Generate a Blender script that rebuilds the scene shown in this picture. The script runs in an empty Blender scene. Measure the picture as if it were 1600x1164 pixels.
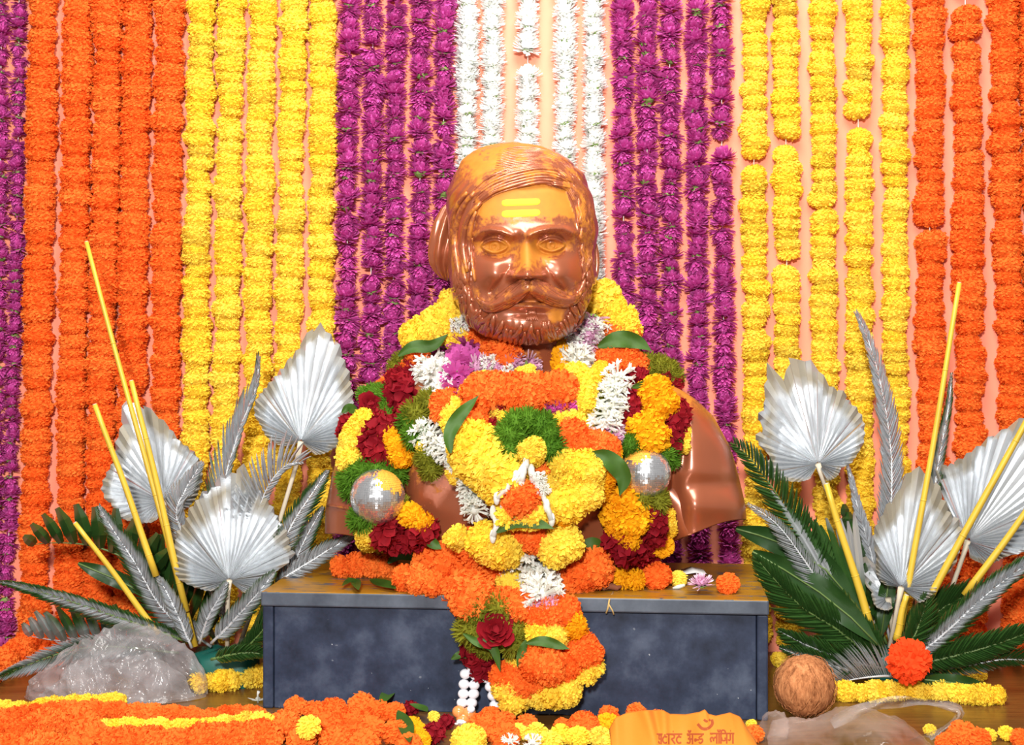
import bpy, math, random
import numpy as np
from mathutils import Vector, Matrix, Quaternion
from mathutils.bvhtree import BVHTree
from mathutils import noise as mnoise

# ---------------------------------------------------------------- camera, light, exposure
S = bpy.context.scene
COL = S.collection
F = 2245.0                      # focal length in pixels of a 1600 px wide frame
CAM_Y, CAM_Z, HOR = -2.5, 0.666, 520.0
cam_d = bpy.data.cameras.new('camera')
cam_d.sensor_width = 36.0
cam_d.lens = F / 1600 * 36
cam_d.shift_y = -(582 - HOR) / 1600
cam = bpy.data.objects.new('camera', cam_d)
cam.location = (0, CAM_Y, CAM_Z)
cam.rotation_euler = (math.radians(90), 0, 0)
COL.objects.link(cam)
S.camera = cam
S.view_settings.view_transform = 'Standard'
S.view_settings.look = 'None'
S.view_settings.gamma = 1
S.view_settings.use_curve_mapping = False
S.view_settings.exposure = 0.22
wd = bpy.data.worlds.new('world'); S.world = wd
wd.use_nodes = True
wd.node_tree.nodes['Background'].inputs[0].default_value = (1.0, 0.97, 0.94, 1)
wd.node_tree.nodes['Background'].inputs[1].default_value = 0.30


def area(name, loc, target, size, power, color=(1, 1, 1)):
    l = bpy.data.lights.new(name, 'AREA')
    l.shape = 'DISK'; l.size = size; l.energy = power; l.color = color
    o = bpy.data.objects.new(name, l); COL.objects.link(o)
    o.location = loc
    o.rotation_euler = (Vector(target) - Vector(loc)).to_track_quat('-Z', 'Y').to_euler()
    return o


area('camera_flash', (-0.25, -3.4, 1.45), (0.0, 0.4, 0.6), 0.26, 148, (1.0, 0.98, 0.95))
area('ceiling_bounce', (0.1, -0.9, 2.35), (0.0, 0.45, 0.9), 1.2, 62, (1.0, 0.96, 0.9))  # added area light, stands in for flash bounced off the unseen ceiling

# ---------------------------------------------------------------- helpers
rnd = random.Random(7)


def W(px, py, y):
    """point at depth y seen at pixel (px, py) of the photograph"""
    d = y - CAM_Y
    return Vector(((px - 800) * d / F, y, CAM_Z - (py - HOR) * d / F))


def PXM(y):                      # metres per pixel at depth y
    return (y - CAM_Y) / F


def floor_y(py, z=0.0):          # depth of a point of height z seen at row py
    return (CAM_Z - z) * F / (py - HOR) + CAM_Y


class MB:
    def __init__(s):
        s.v = []; s.f = []; s.m = []

    def add(s, vs, fs, m=0):
        b = len(s.v)
        s.v.extend([tuple(v) for v in vs])
        s.f.extend([tuple(i + b for i in f) for f in fs])
        s.m.extend([m] * len(fs))

    def grid(s, rows, m=0, closed=False):
        n = len(rows[0]); vs = [p for r in rows for p in r]; fs = []
        for i in range(len(rows) - 1):
            for j in range(n if closed else n - 1):
                k = (j + 1) % n
                fs.append((i * n + j, i * n + k, (i + 1) * n + k, (i + 1) * n + j))
        s.add(vs, fs, m)

    def tube(s, pts, rad, n=6, m=0, cap=True):
        pts = [Vector(p) for p in pts]
        if not hasattr(rad, '__len__'): rad = [rad] * len(pts)
        rows = []; up = None
        for i, p in enumerate(pts):
            t = (pts[min(i + 1, len(pts) - 1)] - pts[max(i - 1, 0)]).normalized()
            if up is None:
                up = t.orthogonal().normalized()
            up = (up - t * up.dot(t)).normalized()
            si = t.cross(up)
            rows.append([p + (up * math.cos(a) + si * math.sin(a)) * rad[i] for a in [2 * math.pi * k / n for k in range(n)]])
        b = len(s.v)
        s.grid(rows, m, True)
        if cap:
            s.f.append(tuple(range(b + n - 1, b - 1, -1))); s.m.append(m)
            e = b + n * (len(rows) - 1)
            s.f.append(tuple(range(e, e + n))); s.m.append(m)

    def sphere(s, c, r, nu=12, nv=8, m=0, fn=None):
        c = Vector(c); rows = []
        for i in range(nv + 1):
            a = math.pi * i / nv
            a = min(max(a, 1e-3), math.pi - 1e-3)
            row = []
            for j in range(nu):
                b = 2 * math.pi * j / nu
                d = Vector((math.sin(a) * math.cos(b), math.sin(a) * math.sin(b), math.cos(a)))
                k = fn(d) if fn else 1
                rr = r if hasattr(r, '__len__') else (r, r, r)
                row.append(c + Vector((d.x * rr[0], d.y * rr[1], d.z * rr[2])) * k)
            rows.append(row)
        s.grid(rows, m, True)

    def mesh(s, name, mats, smooth=True):
        me = bpy.data.meshes.new(name)
        me.from_pydata(s.v, [], s.f)
        for m in (mats if isinstance(mats, (list, tuple)) else [mats]):
            me.materials.append(m)
        if any(s.m):
            me.polygons.foreach_set('material_index', s.m)
        if smooth:
            me.polygons.foreach_set('use_smooth', [True] * len(s.f))
        me.update()
        return me

    def obj(s, name, mats, parent=None, smooth=True):
        return link(name, s.mesh(name, mats, smooth), parent)


def link(name, me, parent=None):
    o = bpy.data.objects.new(name, me)
    COL.objects.link(o)
    if parent is not None:
        o.parent = parent
        o.matrix_parent_inverse = Matrix.Translation(-parent.location)
    return o


def tag(o, label, cat, group=None, kind=None):
    o['label'] = label; o['category'] = cat
    if group: o['group'] = group
    if kind: o['kind'] = kind
    return o


def thing(name, label, cat, loc=(0, 0, 0), group=None):
    o = bpy.data.objects.new(name, None); COL.objects.link(o)
    o.empty_display_size = 0.02
    o.location = loc
    return tag(o, label, cat, group)


def struct(o):
    o['kind'] = 'structure'; return o


def box(mb, c, s, rot=0, m=0):
    c = Vector(c); R = Matrix.Rotation(rot, 3, 'Z')
    vs = []
    for x in (-1, 1):
        for y in (-1, 1):
            for z in (-1, 1):
                vs.append(c + R @ Vector((x * s[0] / 2, y * s[1] / 2, z * s[2] / 2)))
    mb.add(vs, [(0, 1, 3, 2), (4, 6, 7, 5), (0, 4, 5, 1), (2, 3, 7, 6), (0, 2, 6, 4), (1, 5, 7, 3)], m)


def bevel(o, w=0.003, seg=2):
    b = o.modifiers.new('bevel', 'BEVEL'); b.width = w; b.segments = seg; b.limit_method = 'ANGLE'
    return o


def spline(pts, n):
    """Catmull-Rom through points (tuples of any size), n samples of even arc length"""
    P = np.array(pts, float)
    if len(P) == 2:
        t = np.linspace(0, 1, n)[:, None]
        return P[0] * (1 - t) + P[1] * t
    Q = np.vstack([2 * P[0] - P[1], P, 2 * P[-1] - P[-2]])
    out = []
    for i in range(len(P) - 1):
        p0, p1, p2, p3 = Q[i:i + 4]
        for t in np.linspace(0, 1, 24, endpoint=False):
            out.append(0.5 * (2 * p1 + (p2 - p0) * t + (2 * p0 - 5 * p1 + 4 * p2 - p3) * t * t + (3 * p1 - p0 - 3 * p2 + p3) * t ** 3))
    out.append(P[-1]); out = np.array(out)
    L = np.r_[0, np.cumsum(np.linalg.norm(np.diff(out, axis=0), axis=1))]
    q = np.linspace(0, L[-1], n)
    return np.stack([np.interp(q, L, out[:, k]) for k in range(out.shape[1])], 1)


# ---------------------------------------------------------------- materials
class NT:
    def __init__(s, name):
        s.mat = bpy.data.materials.new(name); s.mat.use_nodes = True
        s.t = s.mat.node_tree; s.n = s.t.nodes; s.l = s.t.links
        s.out = s.n['Material Output']; s.b = s.n['Principled BSDF']

    def new(s, typ, **kw):
        nd = s.n.new(typ)
        for k, v in kw.items():
            if k.startswith('i_'):
                nd.inputs[k[2:]].default_value = v
            else:
                setattr(nd, k, v)
        return nd

    def link(s, a, b): s.l.new(a, b)

    def noise(s, scale, detail=3, coord='Object', rough=0.5, stretch=None):
        tc = s.new('ShaderNodeTexCoord')
        nz = s.new('ShaderNodeTexNoise'); nz.inputs['Scale'].default_value = scale
        nz.inputs['Detail'].default_value = detail; nz.inputs['Roughness'].default_value = rough
        if stretch:
            mp = s.new('ShaderNodeMapping'); mp.inputs['Scale'].default_value = stretch
            s.link(tc.outputs[coord], mp.inputs[0]); s.link(mp.outputs[0], nz.inputs['Vector'])
        else:
            s.link(tc.outputs[coord], nz.inputs['Vector'])
        return nz.outputs['Fac']

    def ramp(s, fac, stops):
        r = s.new('ShaderNodeValToRGB'); e = r.color_ramp.elements
        while len(e) < len(stops): e.new(0.5)
        for el, (p, c) in zip(e, stops):
            el.position = p; el.color = (*c, 1) if len(c) == 3 else c
        s.link(fac, r.inputs[0]); return r.outputs[0]

    def mix(s, fac, a, b, mode='MIX'):
        m = s.new('ShaderNodeMix', data_type='RGBA', blend_type=mode)
        for sock, v in ((m.inputs[0], fac), (m.inputs[6], a), (m.inputs[7], b)):
            if hasattr(v, 'is_linked'): s.link(v, sock)
            else: sock.default_value = v if isinstance(v, (int, float)) else (*v, 1)
        return m.outputs[2]

    def math(s, op, a, b=0.0, clamp=False):
        m = s.new('ShaderNodeMath', operation=op, use_clamp=clamp)
        for sock, v in ((m.inputs[0], a), (m.inputs[1], b)):
            if hasattr(v, 'is_linked'): s.link(v, sock)
            else: sock.default_value = v
        return m.outputs[0]

    def bump(s, h, strength=0.3, dist=0.002):
        b = s.new('ShaderNodeBump'); b.inputs['Strength'].default_value = strength
        b.inputs['Distance'].default_value = dist
        s.link(h, b.inputs['Height']); s.link(b.outputs[0], s.b.inputs['Normal'])

    def set(s, **kw):
        for k, v in kw.items():
            k = {'rough': 'Roughness', 'metal': 'Metallic', 'spec': 'Specular IOR Level', 'color': 'Base Color',
                 'coat': 'Coat Weight', 'coatr': 'Coat Roughness'}.get(k, k)
            if hasattr(v, 'is_linked'): s.link(v, s.b.inputs[k])
            else: s.b.inputs[k].default_value = (*v, 1) if isinstance(v, tuple) and len(v) == 3 else v
        return s.mat


def petal_mat(name, c1, c2, brown=None, back=None, trans=0.4, dark=None, tip=None):
    """flower petals: per-flower shade, fine mottling, optional withered flowers and paler backs"""
    n = NT(name)
    oi = n.new('ShaderNodeObjectInfo')
    col = n.ramp(oi.outputs['Random'], [(0, c1), (1, c2)])
    nz = n.noise(45, 2)
    col = n.mix(n.math('MULTIPLY', n.math('SUBTRACT', nz, 0.42, True), 1.6, True), col, dark or tuple(0.72 * v for v in c1))
    if brown:
        r2 = n.math('FRACT', n.math('MULTIPLY', oi.outputs['Random'], 17.3))
        k = n.math('MULTIPLY', n.math('GREATER_THAN', r2, 0.93), n.math('MULTIPLY', n.math('GREATER_THAN', n.noise(90, 2), 0.55), 0.75))
        col = n.mix(k, col, brown)
    if back:
        g = n.new('ShaderNodeNewGeometry')
        col = n.mix(n.math('MULTIPLY', g.outputs['Backfacing'], 0.4), col, back)
    if tip:
        at = n.new('ShaderNodeAttribute', attribute_name='tip')
        col = n.mix(n.math('MULTIPLY', at.outputs['Fac'], tip[1]), col, tip[0])
    n.set(color=col, rough=0.75, spec=0.15)
    tr = n.new('ShaderNodeBsdfTranslucent'); n.link(col, tr.inputs[0])
    mx = n.new('ShaderNodeMixShader'); mx.inputs[0].default_value = trans
    n.link(n.b.outputs[0], mx.inputs[1]); n.link(tr.outputs[0], mx.inputs[2]); n.link(mx.outputs[0], n.out.inputs[0])
    return n.mat


def plain(name, c, rough=0.5, metal=0.0, spec=0.5, var=0.15, scale=30, bump=0, **kw):
    n = NT(name)
    nz = n.noise(scale, 3)
    col = n.mix(nz, tuple(v * (1 - var) for v in c), tuple(min(1, v * (1 + var)) for v in c))
    n.set(color=col, rough=rough, metal=metal, spec=spec)
    if bump: n.bump(nz, bump)
    for k, v in kw.items(): n.set(**{k: v})
    return n.mat


M = {}
M['yellow'] = petal_mat('yellow_petals', (0.98, 0.73, 0.055), (0.99, 0.80, 0.11), brown=(0.42, 0.25, 0.02), dark=(0.95, 0.58, 0.03))
M['amber'] = petal_mat('amber_petals', (0.93, 0.42, 0.006), (0.95, 0.52, 0.01))
M['orange'] = petal_mat('orange_petals', (0.97, 0.18, 0.022), (0.98, 0.26, 0.040))
M['scarlet'] = petal_mat('scarlet_orange_petals', (0.96, 0.085, 0.014), (0.96, 0.11, 0.018))
M['purple'] = petal_mat('purple_petals', (0.45, 0.018, 0.20), (0.62, 0.055, 0.36), back=(0.60, 0.16, 0.44), dark=(0.20, 0.006, 0.09), tip=((0.72, 0.16, 0.50), .8), trans=.3)
M['white'] = petal_mat('white_petals', (0.94, 0.95, 0.93), (0.96, 0.96, 0.95), dark=(0.90, 0.91, 0.86), trans=.3)
M['bud'] = petal_mat('white_buds', (0.83, 0.84, 0.78), (0.86, 0.85, 0.82), dark=(0.70, 0.74, 0.58))
M['red'] = petal_mat('rose_petals', (0.26, 0.006, 0.016), (0.36, 0.012, 0.02), dark=(0.14, 0.004, 0.01))
M['fern'] = petal_mat('green_sprigs', (0.06, 0.19, 0.012), (0.11, 0.27, 0.02), dark=(0.16, 0.20, 0.012))
M['olive'] = petal_mat('olive_sprigs', (0.17, 0.20, 0.016), (0.26, 0.26, 0.02), dark=(0.30, 0.22, 0.015))
M['pink'] = petal_mat('pink_petals', (0.50, 0.08, 0.30), (0.58, 0.12, 0.38), back=(0.85, 0.7, 0.8), dark=(0.36, 0.03, 0.20), tip=((0.90, 0.80, 0.86), .95), trans=.3)
M['calyx'] = plain('calyx_green', (0.16, 0.26, 0.05), 0.7)
M['leaf'] = plain('mango_leaf', (0.035, 0.085, 0.008), 0.55, spec=.25, var=0.45, scale=25)
M['dark_leaf'] = plain('dark_broad_leaf', (0.014, 0.045, 0.008), 0.42, spec=.3, var=0.4, scale=25)
M['thread'] = plain('cotton_thread', (0.8, 0.76, 0.7), 0.9)

# ---------------------------------------------------------------- flower meshes (unit radius, axis +Z)
def fl_marigold(name, mat, seed, n=135, pol=128, width=0.24, core=0.72, crinkle=0.06, iso=0.9):
    r = random.Random(seed); mb = MB()
    mb.sphere((0, 0, 0), core, 12, 8)
    ga = math.pi * (3 - math.sqrt(5))
    for i in range(n):
        ct = 1 - (i + 0.5) / n * (1 - math.cos(math.radians(pol)))
        st = math.sqrt(max(0, 1 - ct * ct)); a = i * ga + r.uniform(-.15, .15)
        d = Vector((st * math.cos(a), st * math.sin(a), ct))
        t1 = Vector((-math.sin(a), math.cos(a), 0)); t2 = d.cross(t1)
        k = r.uniform(-iso, iso)
        s1 = t1 * math.cos(k) + t2 * math.sin(k); s2 = d.cross(s1)
        if s2.z > 0 and iso < 2: s2 = -s2
        w = width * r.uniform(.8, 1.2); R = r.uniform(.9, 1.06)
        rows = []
        for q, (rr, ww, bend) in enumerate(((0.5, .5, 0), (0.86, 1.0, .03), (1.0, 1.0, .2))):
            row = []
            for e in (-1, 0, 1):
                p = d * (rr * R) + s1 * (e * w * ww * .5) + s2 * bend
                if q: p += d * (r.uniform(-1, 1) * crinkle) + s2 * r.uniform(-.03, .03)
                row.append(p)
            rows.append(row)
        mb.grid(rows)
    return mb.mesh(name, mat, False)


def fl_aster(name, mat, seed, n=80, width=0.15, e0=-12, e1=78, calyx=True):
    r = random.Random(seed); mb = MB(); tipv = {}
    mb.sphere((0, 0, 0.12), (0.46, 0.46, 0.34), 10, 6)
    for i in range(n):
        u = (i + .5) / n
        el = math.radians(e0 + (e1 - e0) * u ** 1.1 + r.uniform(-8, 8)); a = i * 2.39996 + r.uniform(-.2, .2)
        L = r.uniform(.85, 1.05) * (1 - .22 * u); w = width * r.uniform(.8, 1.25)
        h = Vector((math.cos(a), math.sin(a), 0)); t = Vector((-math.sin(a), math.cos(a), 0))
        tw = r.uniform(-.5, .5)
        rows = []; b0 = len(mb.v); tv = r.uniform(.3, 1)
        for q, ww in ((.2, .6), (.6, 1), (.9, .95), (1.02, .45)):
            ee = el + .35 * (q - .5)
            c = h * (math.cos(ee) * q * L) + Vector((0, 0, math.sin(ee) * q * L * 1.05 - .1))
            nrm = Vector((0, 0, 1)) * math.cos(ee) - h * math.sin(ee)
            s = t * math.cos(tw) + nrm * math.sin(tw)
            rows.append([c - s * (w * ww * .5), c + s * (w * ww * .5)])
        mb.grid(rows)
        for k, v_ in enumerate((0, 0, .15, .15, .75, .75, 1, 1)): tipv[b0 + k] = v_ * tv
    if calyx:
        rows = []
        for z, rr in ((-.5, .1), (-.42, .25), (-.3, .42), (-.12, .46)):
            rows.append([Vector((rr * math.cos(k * .785), rr * math.sin(k * .785), z)) for k in range(8)])
        mb.grid(rows, 1, True)
    me = mb.mesh(name, [mat, M['calyx']], False)
    a_ = me.attributes.new('tip', 'FLOAT', 'POINT'); a_.data.foreach_set('value', [tipv.get(i, 0.0) for i in range(len(mb.v))])
    return me


def fl_tuft(name, mat, seed, n=15):
    """ring of tuberose buds round the string: slim trumpets with split tips"""
    r = random.Random(seed); mb = MB()
    mb.sphere((0, 0, 0), (.35, .35, .3), 8, 6)
    for i in range(n):
        a = i * 2.39996 + r.uniform(-.2, .2); el = math.radians(r.uniform(-5, 60))
        h = Vector((math.cos(a) * math.cos(el), math.sin(a) * math.cos(el), math.sin(el)))
        L = r.uniform(.8, 1.1)
        sd = h.orthogonal().normalized(); bend = sd * r.uniform(-.12, .12)
        mb.tube([h * .2, h * .5 * L + bend * .5, h * .78 * L + bend, h * .95 * L + bend], [.05, .07, .11, .07], 5)
        for k in range(5):
            q = Quaternion(h, k * 1.2566 + r.random()) @ sd
            b = h * .78 * L + bend
            sv = h.cross(q) * .075
            mb.grid([[b + q * .06 - sv * .6, b + q * .06 + sv * .6], [b + h * .14 + q * .17 - sv, b + h * .14 + q * .17 + sv],
                     [b + h * .22 + q * .30 - sv * .25, b + h * .22 + q * .30 + sv * .25]])
    return mb.mesh(name, mat, False)


def fl_fuzz(name, mat, seed, n=330):
    """ball of fine green sprigs"""
    r = random.Random(seed); mb = MB()
    mb.sphere((0, 0, 0), .72, 10, 8)
    for i in range(n):
        ct = 1 - 2 * (i + .5) / n; st = math.sqrt(1 - ct * ct); a = i * 2.39996
        d = Vector((st * math.cos(a), st * math.sin(a), ct)); sd = d.orthogonal().normalized()
        s = Quaternion(d, r.uniform(0, 6.28)) @ sd
        s2 = d.cross(s)
        L = r.uniform(.9, 1.12); off = s2 * r.uniform(-.22, .22)
        mb.grid([[d * .6 - s * .045, d * .6 + s * .045], [d * (.85 * L) + off * .5 - s * .05, d * (.85 * L) + off * .5 + s * .05],
                 [d * L + off - s * .015, d * L + off + s * .015]])
    return mb.mesh(name, mat, False)


def fl_rose(name, mat, seed, n=22):
    """cupped broad petals in a spiral, opening towards +Z"""
    r = random.Random(seed); mb = MB()
    mb.sphere((0, 0, -.15), (.6, .6, .45), 10, 7)
    for i in range(n):
        u = (i + .5) / n; a = i * 2.39996 + r.uniform(-.2, .2)
        R = .12 + .62 * u; lean = .15 + .75 * u; hgt = .75 - .45 * u
        t = Vector((-math.sin(a), math.cos(a), 0)); h = Vector((math.cos(a), math.sin(a), 0))
        w = .35 + .45 * u; rows = []
        for q in (0, .35, .7, 1):
            row = []
            for e in (-1, -.4, .4, 1):
                wq = w * (.5 + .7 * q - .35 * q * q)
                c = h * (R * (.6 + .4 * q) + lean * q * .32 - .22 * e * e * w) + t * (e * wq * .6)
                z = -.25 + hgt * q + (.3 * q - .12 * e * e * q) + r.uniform(-.04, .04) * q
                if q == 1: c += h * r.uniform(.02, .12)
                row.append(c + Vector((0, 0, z)))
            rows.append(row)
        mb.grid(rows)
    return mb.mesh(name, mat, True)


def fl_petals(name, mat, seed, n=26):
    """crumpled loose petals pressed together in a ball"""
    r = random.Random(seed); mb = MB()
    mb.sphere((0, 0, 0), .66, 10, 7)
    for i in range(n):
        ct = 1 - 2 * (i + .5) / n; st = math.sqrt(1 - ct * ct); a = i * 2.39996 + r.uniform(-.3, .3)
        d = Vector((st * math.cos(a), st * math.sin(a), ct)); s = Quaternion(d, r.uniform(0, 6.28)) @ d.orthogonal().normalized()
        s2 = d.cross(s); rows = []
        for q in (-1, -.3, .4, 1):
            row = []
            for e in (-1, -.35, .35, 1):
                k = 1 - .25 * (q * q)
                hh = .72 + .22 * (e * e) * r.uniform(.2, 1.2) + .16 * (q > .5) + r.uniform(-.05, .05)
                row.append(d * hh + s * (e * .36 * k) + s2 * (q * .36))
            rows.append(row)
        mb.grid(rows)
    return mb.mesh(name, mat, True)


FL = {
    'Y': ('yellow_marigold', [fl_marigold('yellow_marigold', M['yellow'], 10 + i, 170, 134, .22, .74, .05, 1.4) for i in range(4)]),
    'A': ('amber_marigold', [fl_marigold('amber_marigold', M['amber'], 20 + i, 120, 130, .26) for i in range(3)]),
    'O': ('orange_marigold', [fl_marigold('orange_marigold', M['orange'], 30 + i, 190, 134, .24, .78, .04, 1.6) for i in range(4)]),
    'P': ('purple_aster', [fl_aster('purple_aster', M['purple'], 40 + i, 130, .19, -24, 80, i < 2) for i in range(5)]),
    'K': ('pink_aster', [fl_aster('pink_aster', M['pink'], 50 + i, 70, .13) for i in range(3)]),
    'w': ('white_aster', [fl_aster('white_aster', M['white'], 60 + i, 150, .2, -30, 85) for i in range(4)]),
    'W': ('tuberose', [fl_tuft('tuberose', M['bud'], 70 + i) for i in range(4)]),
    'G': ('green_sprig', [fl_fuzz('green_sprig', M['fern'], 80 + i) for i in range(2)]),
    'L': ('olive_sprig', [fl_fuzz('olive_sprig', M['olive'], 84 + i) for i in range(2)]),
    'R': ('rose_petals', [fl_petals('rose_petals', M['red'], 90 + i) for i in range(3)]),
    'Yf': ('yellow_marigold', [fl_marigold('yellow_marigold', M['yellow'], 110 + i, 520, 142, .15, .86, .022, 3.1) for i in range(3)]),
    'Of': ('orange_marigold', [fl_marigold('orange_marigold', M['orange'], 120 + i, 520, 142, .155, .87, .022, 3.1) for i in range(3)]),
    'Af': ('amber_marigold', [fl_marigold('amber_marigold', M['amber'], 130 + i, 360, 136, .18, .83, .028, 3.1) for i in range(2)]),
    'X': ('scarlet_marigold', [fl_marigold('scarlet_marigold', M['scarlet'], 140, 190, 140, .23, .82, .05)]),
    'S': ('red_rose', [fl_rose('red_rose', M['red'], 95 + i) for i in range(2)]),
}


FINE = 20.5 * 2.69 / F


def flower(kind, pos, r, axis, parent, rr, sq=0.75, name=None):
    if kind in 'YOA' and r > FINE: kind += 'f'
    nm, ms = FL[kind]
    o = bpy.data.objects.new(name or nm, rr.choice(ms))
    COL.objects.link(o)
    q = Vector(axis).to_track_quat('Z', 'Y') @ Quaternion((0, 0, 1), rr.uniform(0, 6.28))
    if parent is not None:
        o.parent = parent
        o.matrix_parent_inverse = Matrix.Translation(-parent.location)
    o.location = pos
    o.rotation_mode = 'QUATERNION'; o.rotation_quaternion = q
    o.scale = (r, r, r * sq)
    return o


# ---------------------------------------------------------------- the setting
WALL_Y = 0.5
n = NT('salmon_cloth')
wv = n.noise(6, 3)
n.set(color=n.mix(wv, (0.86, 0.27, 0.17), (0.90, 0.31, 0.20)), rough=0.85, spec=0.1)
n.bump(n.noise(300, 2), 0.08, 0.001)
M['cloth_wall'] = n.mat
mb = MB(); box(mb, (0, WALL_Y + 0.03, 0.8), (3.6, 0.06, 1.9))
struct(mb.obj('wall_back', M['cloth_wall'], smooth=False))

n = NT('wood_print_floor')
g = n.noise(9, 5, stretch=(1.2, 14, 1), rough=0.6)
g2 = n.noise(3, 2, stretch=(1, 6, 1))
col = n.ramp(g, [(0.25, (0.055, 0.022, 0.006)), (0.5, (0.16, 0.07, 0.014)), (0.75, (0.30, 0.15, 0.03))])
col = n.mix(g2, col, (0.10, 0.045, 0.012))
n.set(color=col, rough=0.28, spec=0.5)
n.bump(g, 0.1, 0.001)
M['floor'] = n.mat
mb = MB()
mb.add([(-1.8, -1.0, 0), (1.8, -1.0, 0), (1.8, 0.5, 0), (-1.8, 0.5, 0), (-1.8, -1.0, -.05), (1.8, -1.0, -.05), (1.8, .5, -.05), (-1.8, .5, -.05)],
       [(0, 1, 2, 3), (0, 4, 5, 1), (4, 7, 6, 5)])
struct(mb.obj('floor', M['floor'], smooth=False))

# ---------------------------------------------------------------- flower strings hung on the wall
ORD = ['first', 'second', 'third', 'fourth', 'fifth']


def strand(kind, pts, half_px, label, group, gaps=(), step=22, tail=0.0, seed=0, sq=.75, jit=2.0):
    """pts: pixel track of the string's middle; gaps: rows where bare thread shows"""
    rr = random.Random(seed)
    nm = {'P': 'purple_aster_garland', 'O': 'orange_marigold_garland', 'Y': 'yellow_marigold_garland', 'w': 'white_aster_garland'}[kind]
    r = half_px * PXM(WALL_Y)
    y0 = WALL_Y - r * .78
    top = W(np.interp(-25, [p[1] for p in pts], [p[0] for p in pts]), -25, y0)
    root = thing(nm, label, 'garland', (top.x, y0, 0.0), group)
    ys = [p[1] for p in pts]; xs = [p[0] for p in pts]
    path = []
    py = -30.0
    while True:
        if py > ys[-1]:
            x = xs[-1] + (xs[-1] - xs[0]) / (ys[-1] - ys[0]) * (py - ys[-1])
        elif py < ys[0]: x = xs[0]
        else: x = np.interp(py, ys, xs)
        p = W(x, py, y0)
        if p.z < r * .8: break
        path.append((p, py)); py += 1.0
    last = path[-1][0]
    t = 0
    while t < tail:
        t += PXM(WALL_Y)
        path.append((Vector((last.x - 0.02 * t, last.y - t, r * .75)), 2000))
    i = rr.uniform(0, 10); th = [path[0][0]]
    k = 0
    while int(i) < len(path):
        p, py = path[int(i)]
        ax = (path[max(int(i) - 3, 0)][0] - path[min(int(i) + 3, len(path) - 1)][0]).normalized()
        s = step * rr.uniform(.8, 1.2)
        skip = any(abs(py - gp) < half_px * (.45 if kind == 'P' else .62) for gp in gaps)
        if not skip:
            rad = r * rr.uniform(.86, 1.12)
            pos = p + Vector((rr.uniform(-1, 1) * 1.3 * jit * PXM(.5), -rr.uniform(0, .004), 0))
            if kind in 'P' and rr.random() < .45: ax = -ax
            ax = (ax + Vector((rr.uniform(-.28, .28), rr.uniform(-.5, .12), rr.uniform(-.1, .1)))).normalized()
            flower(kind, pos, rad, ax, root, rr, sq * rr.uniform(.9, 1.12))
            k += 1
        else:
            s = 6
        i += s
    mb = MB(); mb.tube([path[q][0] for q in range(0, len(path), 40)] + [path[-1][0]], 0.0011, 5)
    mb.obj('thread', M['thread'], root)
    return root


SIDE = {'l': 'left of the bust', 'r': 'right of the bust'}
spec = []


def block(kind, tracks, half, colour, where, n0, group, **kw):
    for i, tr in enumerate(tracks):
        d = dict(kw)
        gp = d.pop('gapmap', {}).get(i, ())
        tl = d.pop('tailmap', {}).get(i, 0.0)
        strand(kind, tr, half, f'{n0(i)} {colour} string {where}', group, gaps=gp, tail=tl, seed=hash_s(colour + where) + i, **d)


def hash_s(s): return sum((i + 1) * ord(c) for i, c in enumerate(s)) % 99991


block('P', [[(2, 0), (0, 400), (-10, 1020)], [(30, 0), (27, 400), (18, 700), (8, 1020)]], 16, 'purple aster', 'at the far left edge of the wall',
      lambda i: ['partly cut outermost', 'full inner'][i], 'purple strings at the left edge', tailmap={0: .3, 1: .27}, step=17, sq=1.0)
block('O', [[(68, 0), (65, 200), (57, 700), (52, 1020)], [(122, 0), (120, 200), (112, 700), (108, 1020)], [(170, 0), (167, 200), (157, 700), (152, 1020)],
            [(216, 0), (212, 200), (204, 700), (200, 1020)], [(267, 0), (263, 200), (258, 700), (254, 1020)]], 23, 'orange marigold', 'of the block between purple and yellow left of the bust',
      lambda i: ORD[i], 'orange strings left of the bust', tailmap={0: .27, 1: .12, 2: .1}, step=19, jit=1.0)
block('Y', [[(316, 0), (313, 200), (308, 400), (307, 600), (302, 1020)], [(362, 0), (359, 200), (357, 400), (352, 600), (348, 1020)],
            [(411, 0), (407, 200), (405, 400), (403, 600), (398, 1020)], [(460, 0), (456, 200), (454, 400), (450, 600), (446, 1020)],
            [(507, 0), (504, 200), (503, 400), (501, 600), (497, 1020)]], 21.3, 'yellow marigold', 'of the block between orange and purple left of the bust',
      lambda i: ORD[i], 'yellow strings left of the bust', step=17)
block('P', [[(546, 0), (543, 300), (542, 600), (540, 1020)], [(583, 0), (581, 300), (578, 600), (576, 1020)], [(619, 0), (616, 300), (613, 600), (611, 1020)],
            [(658, 0), (656, 300), (653, 600), (650, 1020)], [(695, 0), (692, 300), (687, 600), (684, 1020)]], 21, 'purple aster', 'of the block between yellow and white left of the bust',
      lambda i: ORD[i], 'purple strings left of the bust', gapmap={4: (216,)}, step=17, sq=1.0)
block('w', [[(730, 0), (729, 300), (728, 1020)], [(771, 0), (769, 300), (768, 1020)], [(825, 0), (824, 300), (823, 1020)], [(884, 0), (882, 300), (881, 1020)],
            [(928, 0), (928, 300), (929, 1020)]], 21, 'white aster', 'of the five behind the head',
      lambda i: ORD[i], 'white strings behind the head', gapmap={2: (99,)}, step=12, sq=.85, jit=1.0)
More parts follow.
